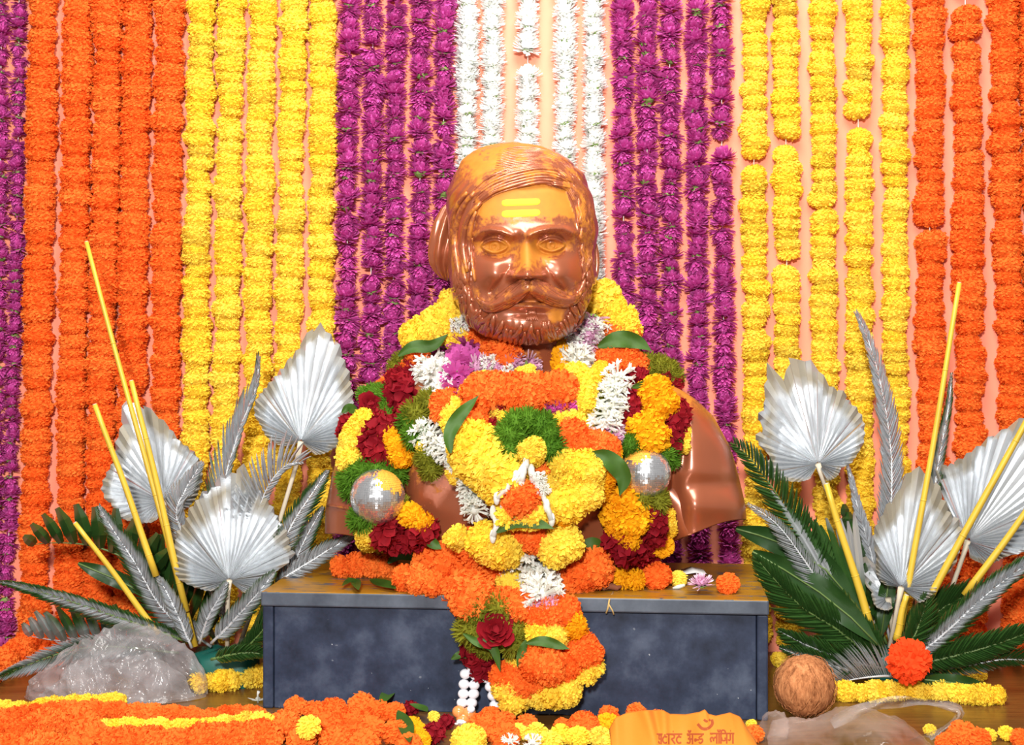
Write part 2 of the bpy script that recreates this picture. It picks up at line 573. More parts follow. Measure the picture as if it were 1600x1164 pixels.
block('P', [[(972, 0), (974, 300), (976, 600), (980, 1020)], [(1011, 0), (1011, 300), (1014, 600), (1016, 1020)], [(1046, 0), (1047, 300), (1049, 600), (1052, 1020)],
            [(1087, 0), (1088, 300), (1091, 600), (1094, 1020)], [(1127, 0), (1128, 300), (1132, 600), (1142, 1020)]], 21, 'purple aster', 'of the block between white and yellow right of the bust',
      lambda i: ORD[i], 'purple strings right of the bust', gapmap={4: (229,)}, step=17, sq=1.0)
block('Y', [[(1178, 0), (1178, 300), (1181, 600), (1184, 1020)], [(1225, 0), (1229, 300), (1230, 600), (1234, 1020)], [(1283, 0), (1286, 300), (1289, 600), (1294, 1020)],
            [(1341, 0), (1341, 300), (1342, 600), (1346, 1020)], [(1397, 0), (1398, 300), (1400, 600), (1404, 1020)]], 20.8, 'yellow marigold', 'of the block between purple and orange right of the bust',
      lambda i: ORD[i], 'yellow strings right of the bust', gapmap={0: (255,), 1: (231, 414), 2: (325,), 3: (203,)}, step=18)
block('O', [[(1451, 0), (1452, 300), (1455, 600), (1460, 1020)], [(1508, 0), (1512, 300), (1514, 600), (1520, 1020)], [(1566, 0), (1572, 300), (1580, 600), (1590, 1020)],
            [(1612, 0), (1618, 300), (1628, 600), (1640, 1020)]], 23.3, 'orange marigold', 'of the block right of the yellow strings at right',
      lambda i: ORD[i], 'orange strings right of the bust', gapmap={0: (361,), 1: (67, 5)}, tailmap={0: .1, 1: .12, 2: .18, 3: .18}, step=20)

# ---------------------------------------------------------------- pedestal
PED_C = Vector((0.017, 0.2, 0)); PED_ROT = math.radians(-5.5); PED_TOP = 0.2085
n = NT('slate_stone')
g = n.noise(14, 6, rough=0.65); g2 = n.noise(60, 3)
col = n.ramp(g, [(0.3, (0.008, 0.012, 0.024)), (0.5, (0.022, 0.031, 0.058)), (0.72, (0.060, 0.076, 0.115))])
col = n.mix(n.math('MULTIPLY', n.math('GREATER_THAN', n.noise(55, 1), 0.80), 0.4), col, (0.22, 0.24, 0.27))
col = n.mix(n.math('MULTIPLY', n.math('GREATER_THAN', n.noise(140, 1), 0.81), 0.6), col, (0.40, 0.42, 0.44))
n.set(color=col, rough=0.45, spec=0.22); n.bump(g2, 0.08, 0.001)
M['slate'] = n.mat
n = NT('stained_slab')
g = n.noise(14, 6, rough=0.65)
col = n.ramp(g, [(0.3, (0.030, 0.038, 0.055)), (0.55, (0.062, 0.076, 0.10)), (0.8, (0.11, 0.13, 0.165))])
tc = n.new('ShaderNodeTexCoord'); sx = n.new('ShaderNodeSeparateXYZ'); n.link(tc.outputs['Object'], sx.inputs[0])
k = n.math('MULTIPLY', n.math('GREATER_THAN', sx.outputs[2], 0.0118), n.math('GREATER_THAN', n.noise(22, 5, stretch=(1, 4, 1)), 0.40))
col = n.mix(k, col, n.mix(n.noise(60, 4, stretch=(.4, 4, 1)), (0.16, 0.07, 0.006), (0.42, 0.20, 0.012)))
n.set(color=col, rough=0.35)
M['slab_top'] = n.mat
R = Matrix.Rotation(PED_ROT, 3, 'Z')
ped = thing('stone_pedestal', 'dark blue-grey slate pedestal box carrying the copper bust', 'pedestal', PED_C)


def ped_part(name, c, s, mat, bev=0.002):
    mb = MB(); box(mb, (0, 0, 0), s)
    o = link(name, mb.mesh(name, mat, False), None)
    o.parent = ped
    o.rotation_euler = (0, 0, PED_ROT)
    o.location = R @ Vector(c)
    return bevel(o, bev)


ped_part('front_panel', (0, -0.182, 0.091), (0.846, 0.018, 0.182), M['slate'])
ped_part('back_panel', (0, 0.17, 0.091), (0.846, 0.018, 0.182), M['slate'])
for sx_ in (-1, 1):
    ped_part('side_panel', (sx_ * 0.4335, -0.006, 0.091), (0.019, 0.376, 0.182), M['slate'], .003)
ped_part('top_slab', (0, -0.006, 0.1955), (0.888, 0.392, 0.026), M['slab_top'], .003)

# ---------------------------------------------------------------- the bust
BY = 0.19


def copper(name, powder_scale=1.0):
    n = NT(name)
    at = n.new('ShaderNodeAttribute', attribute_name='powder')
    nz = n.noise(38, 5, rough=0.65); nf = n.noise(170, 3)
    k = n.math('ADD', n.math('MULTIPLY', n.math('SUBTRACT', n.math('ADD', n.math('MULTIPLY', nz, .75), n.math('MULTIPLY', nf, .25)), 0.5), 1.5), at.outputs['Fac'])
    k = n.math('MULTIPLY', n.math('SUBTRACT', k, 0.42), 5.0, True)
    cop = n.mix(n.noise(12, 3), (0.29, 0.075, 0.029), (0.38, 0.105, 0.044))
    pow_ = n.mix(n.noise(70, 3), (0.45, 0.145, 0.007), (0.55, 0.205, 0.010))
    n.set(color=n.mix(n.math('MULTIPLY', k, .90), cop, pow_))
    n.set(metal=n.math('MULTIPLY', n.math('SUBTRACT', 1.0, k), 0.42), rough=n.math('ADD', 0.27, n.math('MULTIPLY', k, .45)))
    n.set(spec=0.5, coat=n.math('MULTIPLY', n.math('SUBTRACT', 1.0, k), 0.65), coatr=0.33)
    n.bump(n.noise(260, 2), 0.06, 0.0008)
    return n.mat


M['copper'] = copper('copper_paint')
bust = thing('copper_bust', 'copper-painted bust of a bearded moustached man smeared with orange powder', 'bust', (0.045, BY, PED_TOP))


def interp(tab, x):
    a = np.array(sorted(tab)); return np.interp(x, a[:, 0], a[:, 1])


def smooth1(a, k):
    w = np.hanning(2 * k + 3)[1:-1]; w /= w.sum()
    return np.convolve(np.pad(a, k, mode='edge'), w, mode='valid')


def unproject(px, py, y):
    d = y - CAM_Y
    return np.stack([(px - 800) * d / F, y, CAM_Z - (py - HOR) * d / F], -1)


def grid_mesh(name, P, mats, close=True, attr=None):
    """P: rows x cols x 3"""
    nr, nc = P.shape[:2]
    idx = np.arange(nr * nc).reshape(nr, nc)
    nx = np.roll(idx, -1, 1) if close else idx[:, 1:]
    ix = idx if close else idx[:, :-1]
    f = np.stack([ix[:-1], ix[1:], nx[1:], nx[:-1]], -1).reshape(-1, 4)
    me = bpy.data.meshes.new(name)
    me.from_pydata(P.reshape(-1, 3).tolist(), [], f.tolist())
    me.materials.append(mats)
    me.polygons.foreach_set('use_smooth', [True] * len(f))
    if attr is not None:
        a = me.attributes.new('powder', 'FLOAT', 'POINT'); a.data.foreach_set('value', attr.reshape(-1).astype(np.float32))
    me.update()
    return me


def const_attr(me, v):
    a = me.attributes.new('powder', 'FLOAT', 'POINT'); a.data.foreach_set('value', np.full(len(me.vertices), v, np.float32))
    return me


def polydist(px, py, pts):
    """distance to a polyline and the parameter (0..1) of the nearest point"""
    P = np.array(pts, float); best = np.full(px.shape, 1e9); par = np.zeros(px.shape)
    L = np.r_[0, np.cumsum(np.linalg.norm(np.diff(P, axis=0), axis=1))]
    for i in range(len(P) - 1):
        a, b = P[i], P[i + 1]; d = b - a; l2 = (d ** 2).sum()
        t = np.clip(((px - a[0]) * d[0] + (py - a[1]) * d[1]) / l2, 0, 1)
        dist = np.hypot(px - a[0] - t * d[0], py - a[1] - t * d[1])
        k = dist < best
        best = np.where(k, dist, best); par = np.where(k, (L[i] + t * math.sqrt(l2)) / L[-1], par)
    return best, par


def G(x, s): return np.exp(-(x / s) ** 2)


def sstep(x, a, b):
    t = np.clip((x - a) / (b - a), 0, 1); return t * t * (3 - 2 * t)


def vnoise(px, py, sx, sy, seed=0):
    out = np.zeros(px.shape)
    fl = out.reshape(-1)
    a = (px / sx).reshape(-1); b = (py / sy).reshape(-1)
    for i in range(len(fl)):
        fl[i] = mnoise.noise((a[i], b[i], seed * 7.31))
    return fl.reshape(px.shape)


# ---- head
NR, NC = 300, 360
u = np.linspace(0, 1, NR)
rows_py = 222 + 320 * (0.5 - 0.5 * np.cos(np.pi * u)) * 0.55 + 320 * u * 0.45
hw = interp([(222, 0), (224, 22), (228, 40), (236, 60), (250, 81), (272, 97), (300, 110), (331, 114), (363, 113), (400, 110), (442, 106), (468, 101), (487, 94), (500, 86), (515, 74), (527, 58), (535, 40), (540, 20), (542, 0)], rows_py)
cx = interp([(222, 800), (235, 803), (250, 806), (272, 811), (300, 811), (331, 815), (363, 817), (400, 816), (442, 816), (487, 817), (515, 819), (542, 823)], rows_py)
fd = interp([(222, 0), (224, 26), (228, 46), (236, 68), (250, 92), (272, 112), (300, 124), (340, 130), (380, 126), (430, 124), (470, 124), (500, 116), (515, 102), (527, 82), (535, 58), (540, 30), (542, 0)], rows_py)
bd = interp([(222, 0), (224, 26), (228, 46), (236, 68), (250, 92), (272, 112), (300, 128), (340, 136), (400, 128), (450, 108), (500, 84), (530, 50), (542, 0)], rows_py)
hw, cx, fd, bd = [np.r_[v[0], smooth1(v, 4)[1:-1], v[-1]] for v in (hw, cx, fd, bd)]
th = np.linspace(0, 2 * np.pi, NC, endpoint=False)
c, s = np.cos(th), np.sin(th)
e = 2 / 2.35
X = hw[:, None] * np.sign(c) * np.abs(c) ** e
sf = np.sign(s) * np.abs(s) ** e
Y = np.where(s > 0, -fd[:, None] * sf, -bd[:, None] * sf)
px = cx[:, None] + X; py = rows_py[:, None] + 0 * X
front = np.clip(s, 0, 1)[None, :] ** 0.5 * np.ones_like(X)
# features, heights in pixels
h = np.zeros_like(X)
MID = 824.0
dx = px - MID
# brow ridge and eyebrows
browL = [(742, 369), (752, 362), (766, 359), (784, 362), (800, 369)]
browR = [(828, 368), (843, 361), (862, 357), (880, 357), (895, 364)]
h += 9 * G(py - 362, 13) * G(dx, 78)
for bw in (browL, browR):
    d, t = polydist(px, py, bw)
    h += 9.5 * G(d, 4.8) * (1 + .16 * np.sin((px * 0.9 + py * .9) * 1.5)) * (0.55 + .45 * G(t - (.75 if bw is browL else .25), .5))
h -= 4 * G(dx - 0, 5) * G(py - 362, 9)
# eyes
EYES = [(773, 385), (862, 383)]
for ex, ey in EYES:
    ax, ay = px - ex, py - ey
    h -= 20 * G(ax, 27) * G(ay - 1, 15)
    ball = np.clip(1 - (ax / 21) ** 2 - (ay / 13) ** 2, 0, None) ** .5
    h += 12.5 * ball
    up = -10 * (1 - (ax / 21.5) ** 2); lo = 8.5 * (1 - (ax / 21.5) ** 2)
    inx = sstep(23 - np.abs(ax), 0, 5)
    h += 6.5 * np.exp(-((ay - up) / 2.0) ** 2) * inx
    h += 4.6 * np.exp(-((ay - lo) / 2.0) ** 2) * inx
    h -= 4.2 * np.exp(-((ay - up + 6.0) / 2.6) ** 2) * inx
    h -= 2.6 * np.exp(-((ay - lo - 7) / 4) ** 2) * inx
    r = np.hypot(ax, ay)
    h -= 4.2 * np.exp(-((r - 7.0) / 1.5) ** 2) * (np.abs(ay) < 9)
    h -= 4.5 * np.exp(-(r / 2.4) ** 2)
    h += 4 * G(ax, 22) * G(ay - 24, 9)
# nose
t = np.clip((py - 368) / (431 - 368), 0, 1)
w = 9 + 9 * t ** 1.3
Hn = 9 + 35 * t ** 1.2
fall = np.where(py < 368, G(py - 368, 10), np.where(py > 431, G(py - 431, 7.0), 1))
h += Hn * np.exp(-(np.abs(dx) / w) ** 2.2) * fall
h += 13 * G(dx, 14) * G(py - 427, 10)
for sg in (-1, 1):
    h += 19 * G(dx - sg * 21, 9) * G(py - 430, 9)
    h -= 5 * G(dx - sg * 11, 5) * G(py - 437, 3)
    d, _ = polydist(px, py, [(MID + sg * 27, 420), (MID + sg * 40, 438), (MID + sg * 56, 456)])
    h -= 4.0 * G(d, 4)
    h += 15 * G(dx - sg * 57, 24) * G(py - 424, 20)
    h += 5 * G(dx - sg * 50, 20) * G(py - 434, 14)
    h -= 6 * G(dx - sg * 92, 10) * G(py - 380, 30)
h += 7 * G(dx, 30) * G(py - 452, 14)
# mouth
MX = 831
h += 11 * G(px - MX, 27) * G(py - 479, 5.5)
h -= 8 * G(px - MX, 34) * G(py - 470.5, 2.6)
h -= 6 * G(px - MX, 22) * G(py - 490, 5)
h += 5 * G(px - MX, 5) * G(py - 494, 8)
h += 14 * G(px - 829, 48) * G(py - 513, 16)
# mass of beard along the jaw
jaw = [(716, 415), (719, 450), (732, 486), (762, 510), (800, 524), (828, 528), (862, 521), (893, 500), (911, 470), (921, 430)]
d, _ = polydist(px, py, jaw)
h += 9 * G(d, 24)
beard = G(d, 26)
# moustache bed
mL = [(826, 452), (805, 461), (785, 471), (766, 477), (752, 470)]
mR = [(826, 452), (845, 459), (866, 467), (886, 470), (902, 460)]
for m_ in (mL, mR):
    d, tt = polydist(px, py, m_)
    h += 10 * (1 - .6 * tt) * G(d, 11 - 4 * tt)
# hair: a raised sheet swept back from the brow
hair_line = [(733, 470), (734, 420), (738, 380), (742, 345), (752, 318), (775, 302), (805, 294), (850, 290), (884, 300), (897, 330), (902, 365), (908, 400), (913, 440)]
top_line = np.interp(px, [741, 752, 775, 805, 850, 884, 897], [345, 318, 302, 293, 288, 298, 335])
side = np.where(px < 741, 741 - px, np.where(px > 897, px - 897, -1e3))
above = top_line - py
hd, ht = polydist(px, py, hair_line)
in_hair = ((above > 0) | ((px < 734 + 0.06 * (470 - py)) & (py < 470)) | ((px > 897 + np.clip(py - 330, 0, 200) * .13) & (py < 445)))
sgn = np.where(in_hair, 1, -1)
dist = hd * sgn
sheet = sstep(dist, -1.5, 5)
wob = vnoise(px, py, 60, 60, 1) * 8 + vnoise(px, py, 26, 22, 2) * 3
phase = dist + wob + (px - 800) * .05
groove = np.sin(phase * 2 * np.pi / 13) * 1.7 + np.sin(phase * 2 * np.pi / 6.3 + 1.3) * .7
wavy = np.sin(phase * 2 * np.pi / 10 + 2.2 * np.sin(py * .13))
amp = 0.55 + .75 * sstep(px, 840, 890)
amp *= .35 + .65 * sstep(py, 236, 262)
h += sheet * (6.5 + groove * amp * 1.25)
# beard relief
bn = vnoise(px, py, 7, 16, 5)
h += beard * (py > 440) * bn * 3.0
h *= np.where(s[None, :] > 0, 1, .6)
# displace: along the surface normal, biased to the front
T1 = np.roll(np.stack([X, Y], -1), -1, 1) - np.roll(np.stack([X, Y], -1), 1, 1)
N2 = np.stack([-T1[..., 1], T1[..., 0]], -1)
N2 *= np.sign((N2[..., 0:1] * X[..., None] + N2[..., 1:2] * Y[..., None])) / (np.linalg.norm(N2, axis=-1, keepdims=True) + 1e-6)
blend = sstep(np.abs(X) / (hw[:, None] + 1e-6), 0.72, .98)[..., None]
N2 = N2 * blend + np.array([0, -1.0]) * (1 - blend) * (np.where(s > 0, 1, -1)[None, :, None])
endf = np.minimum(1, np.minimum(rows_py - 222, 542 - rows_py) / 6)[:, None]
X2 = X + N2[..., 0] * h * endf * .55; Y2 = Y + N2[..., 1] * h * endf
HU = 2.68 / F
yy = BY - 0.015 + Y2 * HU
P_head = unproject(cx[:, None] + X2, py + 0 * X2, yy)
# where the orange powder clings
pw = 0.46 * np.ones_like(px)
pw += .42 * sstep(345 - py, 0, 20) * (1 - in_hair) + .22 * sheet * sstep(300 - py, 0, 40) - .30 * sstep(px, 830, 890) * sheet
pw -= .30 * sheet * sstep(752 - px, 0, 26) * sstep(py, 250, 300)
for ex, ey in EYES:
    pw += .32 * G(px - ex, 26) * G(py - ey, 16)
pw += .30 * G(dx, 18) * G(py - 400, 26) + .18 * G(dx - 34, 14) * G(py - 402, 20) + .12 * G(dx + 40, 14) * G(py - 402, 12)
for sg in (-1, 1):
    pw -= .70 * G(dx - sg * 58, 28) * G(py - 428, 21)
    pw -= .2 * G(dx - sg * 92, 14) * G(py - 395, 26)
pw -= .35 * G(dx, 9) * G(py - 429, 9)
pw -= .28 * sstep(py, 462, 500)
pw += .55 * G(px - 868, 15) * G(py - 496, 12) + .3 * G(px - 890, 20) * G(py - 440, 16)
pw -= .32 * G(py - 357, 5) * G(dx, 95)
pw -= .35 * G(py - 373, 5) * (G(px - 775, 30) + G(px - 865, 30))
pw = np.clip(pw, 0, 1.1)
me = grid_mesh('head', P_head, M['copper'], True, pw)
head = link('head', me, bust)
bvh_head = BVHTree.FromPolygons([tuple(v.co) for v in me.vertices], [tuple(p.vertices) for p in me.polygons])
CAMP = Vector((0, CAM_Y, CAM_Z))


def ray(bvhs, px_, py_):
    d = (W(px_, py_, 0) - CAMP).normalized(); best = None
    for b in bvhs:
        hit = b.ray_cast(CAMP, d)
        if hit[0] is not None and (best is None or hit[3] < best[2]):
            best = (hit[0], hit[1], hit[3])
    return best


def on_head(px_, py_, lift=0.0):
    r = ray([bvh_head], px_, py_)
    if r is None:
        return None
    return r[0] - (r[0] - CAMP).normalized() * (lift * HU)


# moustache: two swept bundles of strands each side, parts of the bust
for sg, path in ((-1, [(825, 443), (808, 455), (788, 469), (768, 479), (752, 474), (744, 459)]), (1, [(828, 443), (846, 454), (868, 465), (888, 470), (902, 464), (911, 449)])):
    mb = MB()
    sp = spline(path, 22)
    rr = random.Random(3 + sg)
    for k in range(11):
        o = (k - 5) / 5
        pts = []; rad = []
        jit = rr.uniform(-1.2, 1.2)
        end = 1 - .32 * abs(o) * rr.uniform(.6, 1.2)
        for i in range(20):
            q = i / 19 * end
            p = sp[min(int(q * 21), 21)]
            pn = sp[min(int(q * 21) + 1, 21)] - sp[max(int(q * 21) - 1, 0)]
            nl = np.array([-pn[1], pn[0]]) / (np.linalg.norm(pn) + 1e-6) * sg
            wid = 12.5 * (1 - q) ** .7 * (0.45 + .55 * min(1, q * 4)) + 1.2
            p = p + nl * (o * wid + jit * q) + np.array([0, 1.5 * math.sin(q * 9 + k)])
            b = on_head(p[0], p[1], 3.5 + 7.5 * (1 - o * o) * (1 - .5 * q))
            if b is None: b = W(p[0], p[1], BY - .1)
            pts.append(b); rad.append((4.0 * (1 - q) ** .45 + 1.1) * HU)
        P_ = np.array([list(v) for v in pts]); P_[:, 1] = smooth1(P_[:, 1], 3)
        mb.tube([Vector(v) for v in P_], rad, 6)
    me_ = const_attr(mb.mesh('moustache', M['copper']), .43)
    link('moustache', me_, head)

# beard: curling locks over the jaw
rr = random.Random(21); mb = MB()
starts = []
for q in spline(jaw, 70):
    starts.append((q[0], q[1]))
for k in range(170):
    q = starts[rr.randrange(len(starts))]
    x0 = q[0] + rr.uniform(-6, 6); y0 = q[1] + rr.uniform(-30, 14)
    if y0 < 412: continue
    if abs(x0 - 831) < 44 and y0 < 496: continue
    if y0 < 462 and (742 < x0 < 900): continue
    rel = (x0 - 824) / 100
    ang = math.pi / 2 + (-.55 * rel if abs(rel) < .8 else .12 * np.sign(rel))
    curl = rr.uniform(-.2, .2) + (-.05 if rel > 0 else .05)
    n_ = 9; st = rr.uniform(3.2, 5.2); pts = []; x, y = x0, y0
    ok = True
    for i in range(n_):
        b = on_head(x, y, 1.0 + 1.8 * math.sin(i / (n_ - 1) * math.pi))
        if b is None: break
        pts.append(b); x += math.cos(ang) * st; y += math.sin(ang) * st; ang += curl
    if len(pts) < 4: continue
    mb.tube(pts, [(4.4 * math.sin((.12 + .85 * i / (len(pts) - 1)) * math.pi) + .5) * HU for i in range(len(pts))], 5)
link('beard', const_attr(mb.mesh('beard', M['copper']), .26), head)
# soul patch
mb = MB()
for k in range(7):
    x0 = 827 + k * 1.4
    pts = [on_head(x0 + (k - 3) * .25 * i, 486 + 2.6 * i, 1.2) for i in range(7)]
    mb.tube([p for p in pts if p], [.8 * HU, 1.6 * HU, 2 * HU, 2 * HU, 1.7 * HU, 1.2 * HU, .5 * HU], 5)
link('chin_tuft', const_attr(mb.mesh('chin_tuft', M['copper']), .1), head)

# hair locks: broad folds on one side, crimped waves on the other
def lock(mb, path, r0, lift=2, n=18, taper=.5, wave=0):
    pts = []; rad = []
    for i, q in enumerate(spline(path, n)):
        b = on_head(q[0] + wave * math.sin(i * 1.5), q[1], lift)
        if b is None: continue
        pts.append(b); k = i / (n - 1); rad.append(r0 * HU * (1 - taper * abs(2 * k - 1) ** 2))
    if len(pts) > 3: mb.tube(pts, rad, 7)


mb = MB()
for path, r0 in (([(752, 316), (735, 335), (726, 362), (724, 392), (730, 425)], 5.5), ([(744, 330), (736, 352), (733, 380), (735, 408)], 4.5),
                 ([(742, 300), (724, 322), (714, 350), (711, 385), (716, 420), (722, 448)], 6), ([(730, 300), (713, 325), (707, 352), (706, 380)], 5),
                 ([(738, 372), (736, 395), (739, 420), (742, 440)], 3.5), ([(722, 405), (726, 430), (733, 455)], 4)):
    lock(mb, path, r0)
for k in range(9):
    f = k / 8
    lock(mb, [(862 + 14 * f, 262 + 26 * (1 - f)), (893 + 8 * f, 285 + 10 * (1 - f)), (905 + 14 * f, 320), (908 + 15 * f, 360), (910 + 14 * f, 402 - 14 * f), (912 + 10 * f, 440 - 20 * f)],
         3.1, 1.6, 34, .6, 1.5)
for k in range(8):
    f = k / 7
    lock(mb, [(744 - 12 * f, 326 - 22 * f), (772 - 8 * f, 305 - 28 * f), (806, 293 - 32 * f), (848 + 4 * f, 285 - 30 * f), (882 + 6 * f, 294 - 26 * f), (899 + 8 * f, 322 - 16 * f), (904 + 12 * f, 356 - 10 * f)], 2.0 + rr.random(), .0, 36, .85)
for k in range(16):
    f = k / 15
    lock(mb, [(770 + 10 * f, 275 - 40 * f), (812 + 4 * f, 268 - 38 * f), (855 + 2 * f, 262 - 24 * f), (884 + 6 * f, 276 - 18 * f), (903 + 8 * f, 306 - 12 * f), (914 + 10 * f, 345 - 20 * f)],
         2.2 + 1.2 * rr.random(), .2, 34, .9, .8)
o_ = 0
link('hair', const_attr(mb.mesh('hair', M['copper']), .47), head)


# ears
def ear(cxp, cyp, y, w_, h_, sg):
    mb = MB()
    rim = []
    for i in range(15):
        a = -2.2 + i / 14 * 4.6
        rim.append(W(cxp + sg * w_ * math.cos(a) * .9, cyp + h_ * math.sin(a) * (1 if a < 0 else .9), y + .006 * math.cos(a)))
    mb.tube(rim, [2 * HU] + [4.2 * HU] * 13 + [3 * HU], 7)
    mb.sphere(W(cxp, cyp, y + .008), (w_ * .95 * HU, .012, h_ * .9 * HU), 12, 8)
    mb.sphere(W(cxp - sg * w_ * .1, cyp + h_ * .8, y), (5 * HU, .008, 7 * HU), 8, 6)
    mb.tube([W(cxp - sg * 3, cyp - h_ * .3, y - .006), W(cxp + sg * 3, cyp, y - .008), W(cxp - sg * 2, cyp + h_ * .5, y - .006)], 2.6 * HU, 6)
    link('ear', const_attr(mb.mesh('ear', M['copper']), .3), head)


ear(924, 410, BY - .012, 10, 34, 1)
ear(719, 412, BY - .012, 9, 30, -1)

# bun of gathered cloth behind the ear
NRb, NCb = 60, 72
ub = np.linspace(0, 1, NRb); bpy_ = 305 + 134 * (0.5 - 0.5 * np.cos(np.pi * ub))
bl = interp([(305, 722), (312, 704), (325, 690), (345, 679), (370, 673), (395, 671), (412, 673), (425, 680), (434, 688), (439, 698)], bpy_)
br = interp([(305, 724), (312, 738), (345, 748), (400, 745), (425, 730), (434, 718), (439, 700)], bpy_)
tb = np.linspace(0, 2 * np.pi, NCb, endpoint=False)
cb = (bl + br) / 2; wb = (br - bl) / 2
Xb = wb[:, None] * np.cos(tb)[None]; Yb = (wb * 1.25)[:, None] * -np.sin(tb)[None]
fold = 11.0 * np.sin(tb * 9 + 1.2 * np.sin(ub * 5)[:, None]) + 2.0 * np.sin(tb * 17 + 2 * ub[:, None])
fold = fold * (np.sin(np.pi * ub) ** .5)[:, None]
k_ = 1 + fold / (wb[:, None] + 12)
Pb = unproject(cb[:, None] + Xb * (1 + (k_ - 1) * .35), bpy_[:, None] + 0 * Xb, BY + .035 + Yb * k_ * HU)
link('hair_bun', grid_mesh('hair_bun', Pb, M['copper'], True, np.full(Xb.shape, .12)), head)

# ---- torso with cut sleeves
NRt, NCt = 200, 260
ut = np.linspace(0, 1, NRt)
tt = np.linspace(0, 2 * np.pi, NCt, endpoint=False)
ct, st_ = np.cos(tt), np.sin(tt)
bot = 858 - 46 * sstep(ct, .45, .98) - 24 * sstep(-ct, .45, .98)
top = 500
PYt = top + (bot[None, :] - top) * ut[:, None]
def tab(t_):
    A_ = np.interp(PYt, *np.array(t_).T)
    return np.stack([smooth1(A_[:, k], 9) for k in range(A_.shape[1])], 1)
at = tab([(500, 40), (535, 44), (552, 54), (566, 84), (580, 140), (594, 195), (606, 226), (625, 255), (650, 280), (700, 306), (740, 317), (790, 328), (860, 332)])
ft = tab([(500, 40), (535, 44), (552, 50), (570, 62), (590, 78), (625, 104), (680, 128), (740, 136), (800, 128), (860, 112)])
bt = tab([(500, 46), (550, 58), (580, 80), (640, 100), (740, 104), (860, 90)])
ctr = tab([(500, 824), (550, 826), (590, 834), (860, 838)])
et = 2 / 2.2
Xt = at * np.sign(ct) * np.abs(ct) ** et
Yt = np.where(st_ > 0, -ft, bt) * np.abs(st_) ** et
# sleeves set back from the chest, cleft between, flare above the cut
ht = -26 * G(np.abs(Xt) - 212, 16) * sstep(PYt, 690, 780)
ht -= 9 * G(np.abs(Xt) - 232, 7) * sstep(PYt, 600, 640) * (1 - sstep(PYt, 690, 760))
ht += 16 * sstep(np.abs(Xt), 215, 260) * sstep(PYt, 600, 690)
ht -= 8 * G(PYt - 757, 14) * sstep(Xt, 225, 250)
ht += 9 * G(PYt - 792, 20) * sstep(Xt, 225, 250)
ht += 5 * G(PYt - 793 - .06 * (Xt + 300), 4) * sstep(-Xt, 240, 262)
ht += 5 * np.sin(Xt * .045 + PYt * .03) * sstep(PYt, 640, 720) * (np.abs(Xt) < 200)
Yt2 = Yt - ht * (st_ > 0)
yyt = BY + .01 + Yt2 * HU
Pt = unproject(ctr + Xt, PYt, yyt)
inner = []
pin = Pt[-1].copy(); cen = pin.mean(0)
for k_, dz in ((.985, .002), (.96, .012), (.90, .05), (.80, .08)):
    q = cen + (pin - cen) * np.array([k_, k_, 1]); q[:, 2] = pin[:, 2] + dz - (.0 if k_ > .9 else 0)
    inner.append(q)
Pt = np.vstack([Pt] + [q[None] for q in inner])
pt = np.full(Pt.shape[:2], .16)
pt[:NRt] = .10 + .42 * G(Xt + 175, 60) * G(PYt - 725, 70) + .30 * (1 - sstep(PYt, 596, 660)) + .35 * G(Xt - 225, 30) * G(PYt - 640, 60)
me = grid_mesh('torso', Pt, M['copper'], True, pt)
torso = link('torso', me, bust)
bvh_t = BVHTree.FromPolygons([tuple(v.co) for v in me.vertices], [tuple(p.vertices) for p in me.polygons])
# plinth core of the bust
rows = []
for pyv, hwv, fv in ((780, 190, 112), (820, 203, 112), (850, 200, 104), (872, 196, 96), (889, 192, 92)):
    r_ = []
    for k in range(64):
        a = 2 * math.pi * k / 64
        y = BY + .012 - math.sin(a) * (fv if math.sin(a) > 0 else 85) * HU
        z = W(0, pyv, BY).z
        r_.append(Vector((W(840, 0, BY).x + math.cos(a) * hwv * HU, y, max(z, PED_TOP - .002))))
    rows.append(r_)
mb = MB(); mb.grid(rows, 0, True)
me = const_attr(mb.mesh('bust_base', M['copper']), .05)
link('bust_base', me, bust)
bvh_b = BVHTree.FromPolygons([tuple(v.co) for v in me.vertices], [tuple(p.vertices) for p in me.polygons])
# sleeve band and collar seams
mb = MB()
pts = []
for q in np.linspace(0, 1, 12):
    r_ = ray([bvh_t], 512 + 62 * q, 790 + 8 * q)
    if r_: pts.append(r_[0])
if len(pts) > 2: mb.tube(pts, .0028, 6)
link('sleeve_band', const_attr(mb.mesh('sleeve_band', M['copper']), .4), bust)
mb = MB()
seam = []
for q in spline([(1072, 612), (1068, 650), (1060, 690), (1052, 740)], 12):
    r_ = ray([bvh_t], q[0], q[1])
    if r_: seam.append(r_[0])
if len(seam) > 2: mb.tube(seam, .0024, 6)
link('sleeve_seam', const_attr(mb.mesh('sleeve_seam', M['copper']), .2), bust)

# two strokes of yellow paste on the forehead
M['paste'] = plain('yellow_paste', (0.93, 0.60, 0.02), 0.8, var=.05)
for (ya, yb) in ((310, 322), (327, 339.5)):
    rws = []
    for i in range(7):
        f = i / 6; row = []
        for j in range(25):
            g_ = j / 24
            xx = 783 + 62 * g_; k = min(1, math.sqrt(max(0, 1 - (abs(2 * g_ - 1) ** 8))) + .05)
            ymid = (ya + yb) / 2 - 2.5 * (g_ - .5); yv = ymid + (f - .5) * (yb - ya) * k
            row.append(on_head(xx, yv, .9 if 0 < i < 6 and 0 < j < 24 else -.6))
        rws.append(row)
    mb = MB(); mb.grid(rws)
    o = mb.obj('forehead_mark', M['paste'], head)
    o['label'] = 'bright yellow horizontal stroke on the forehead'

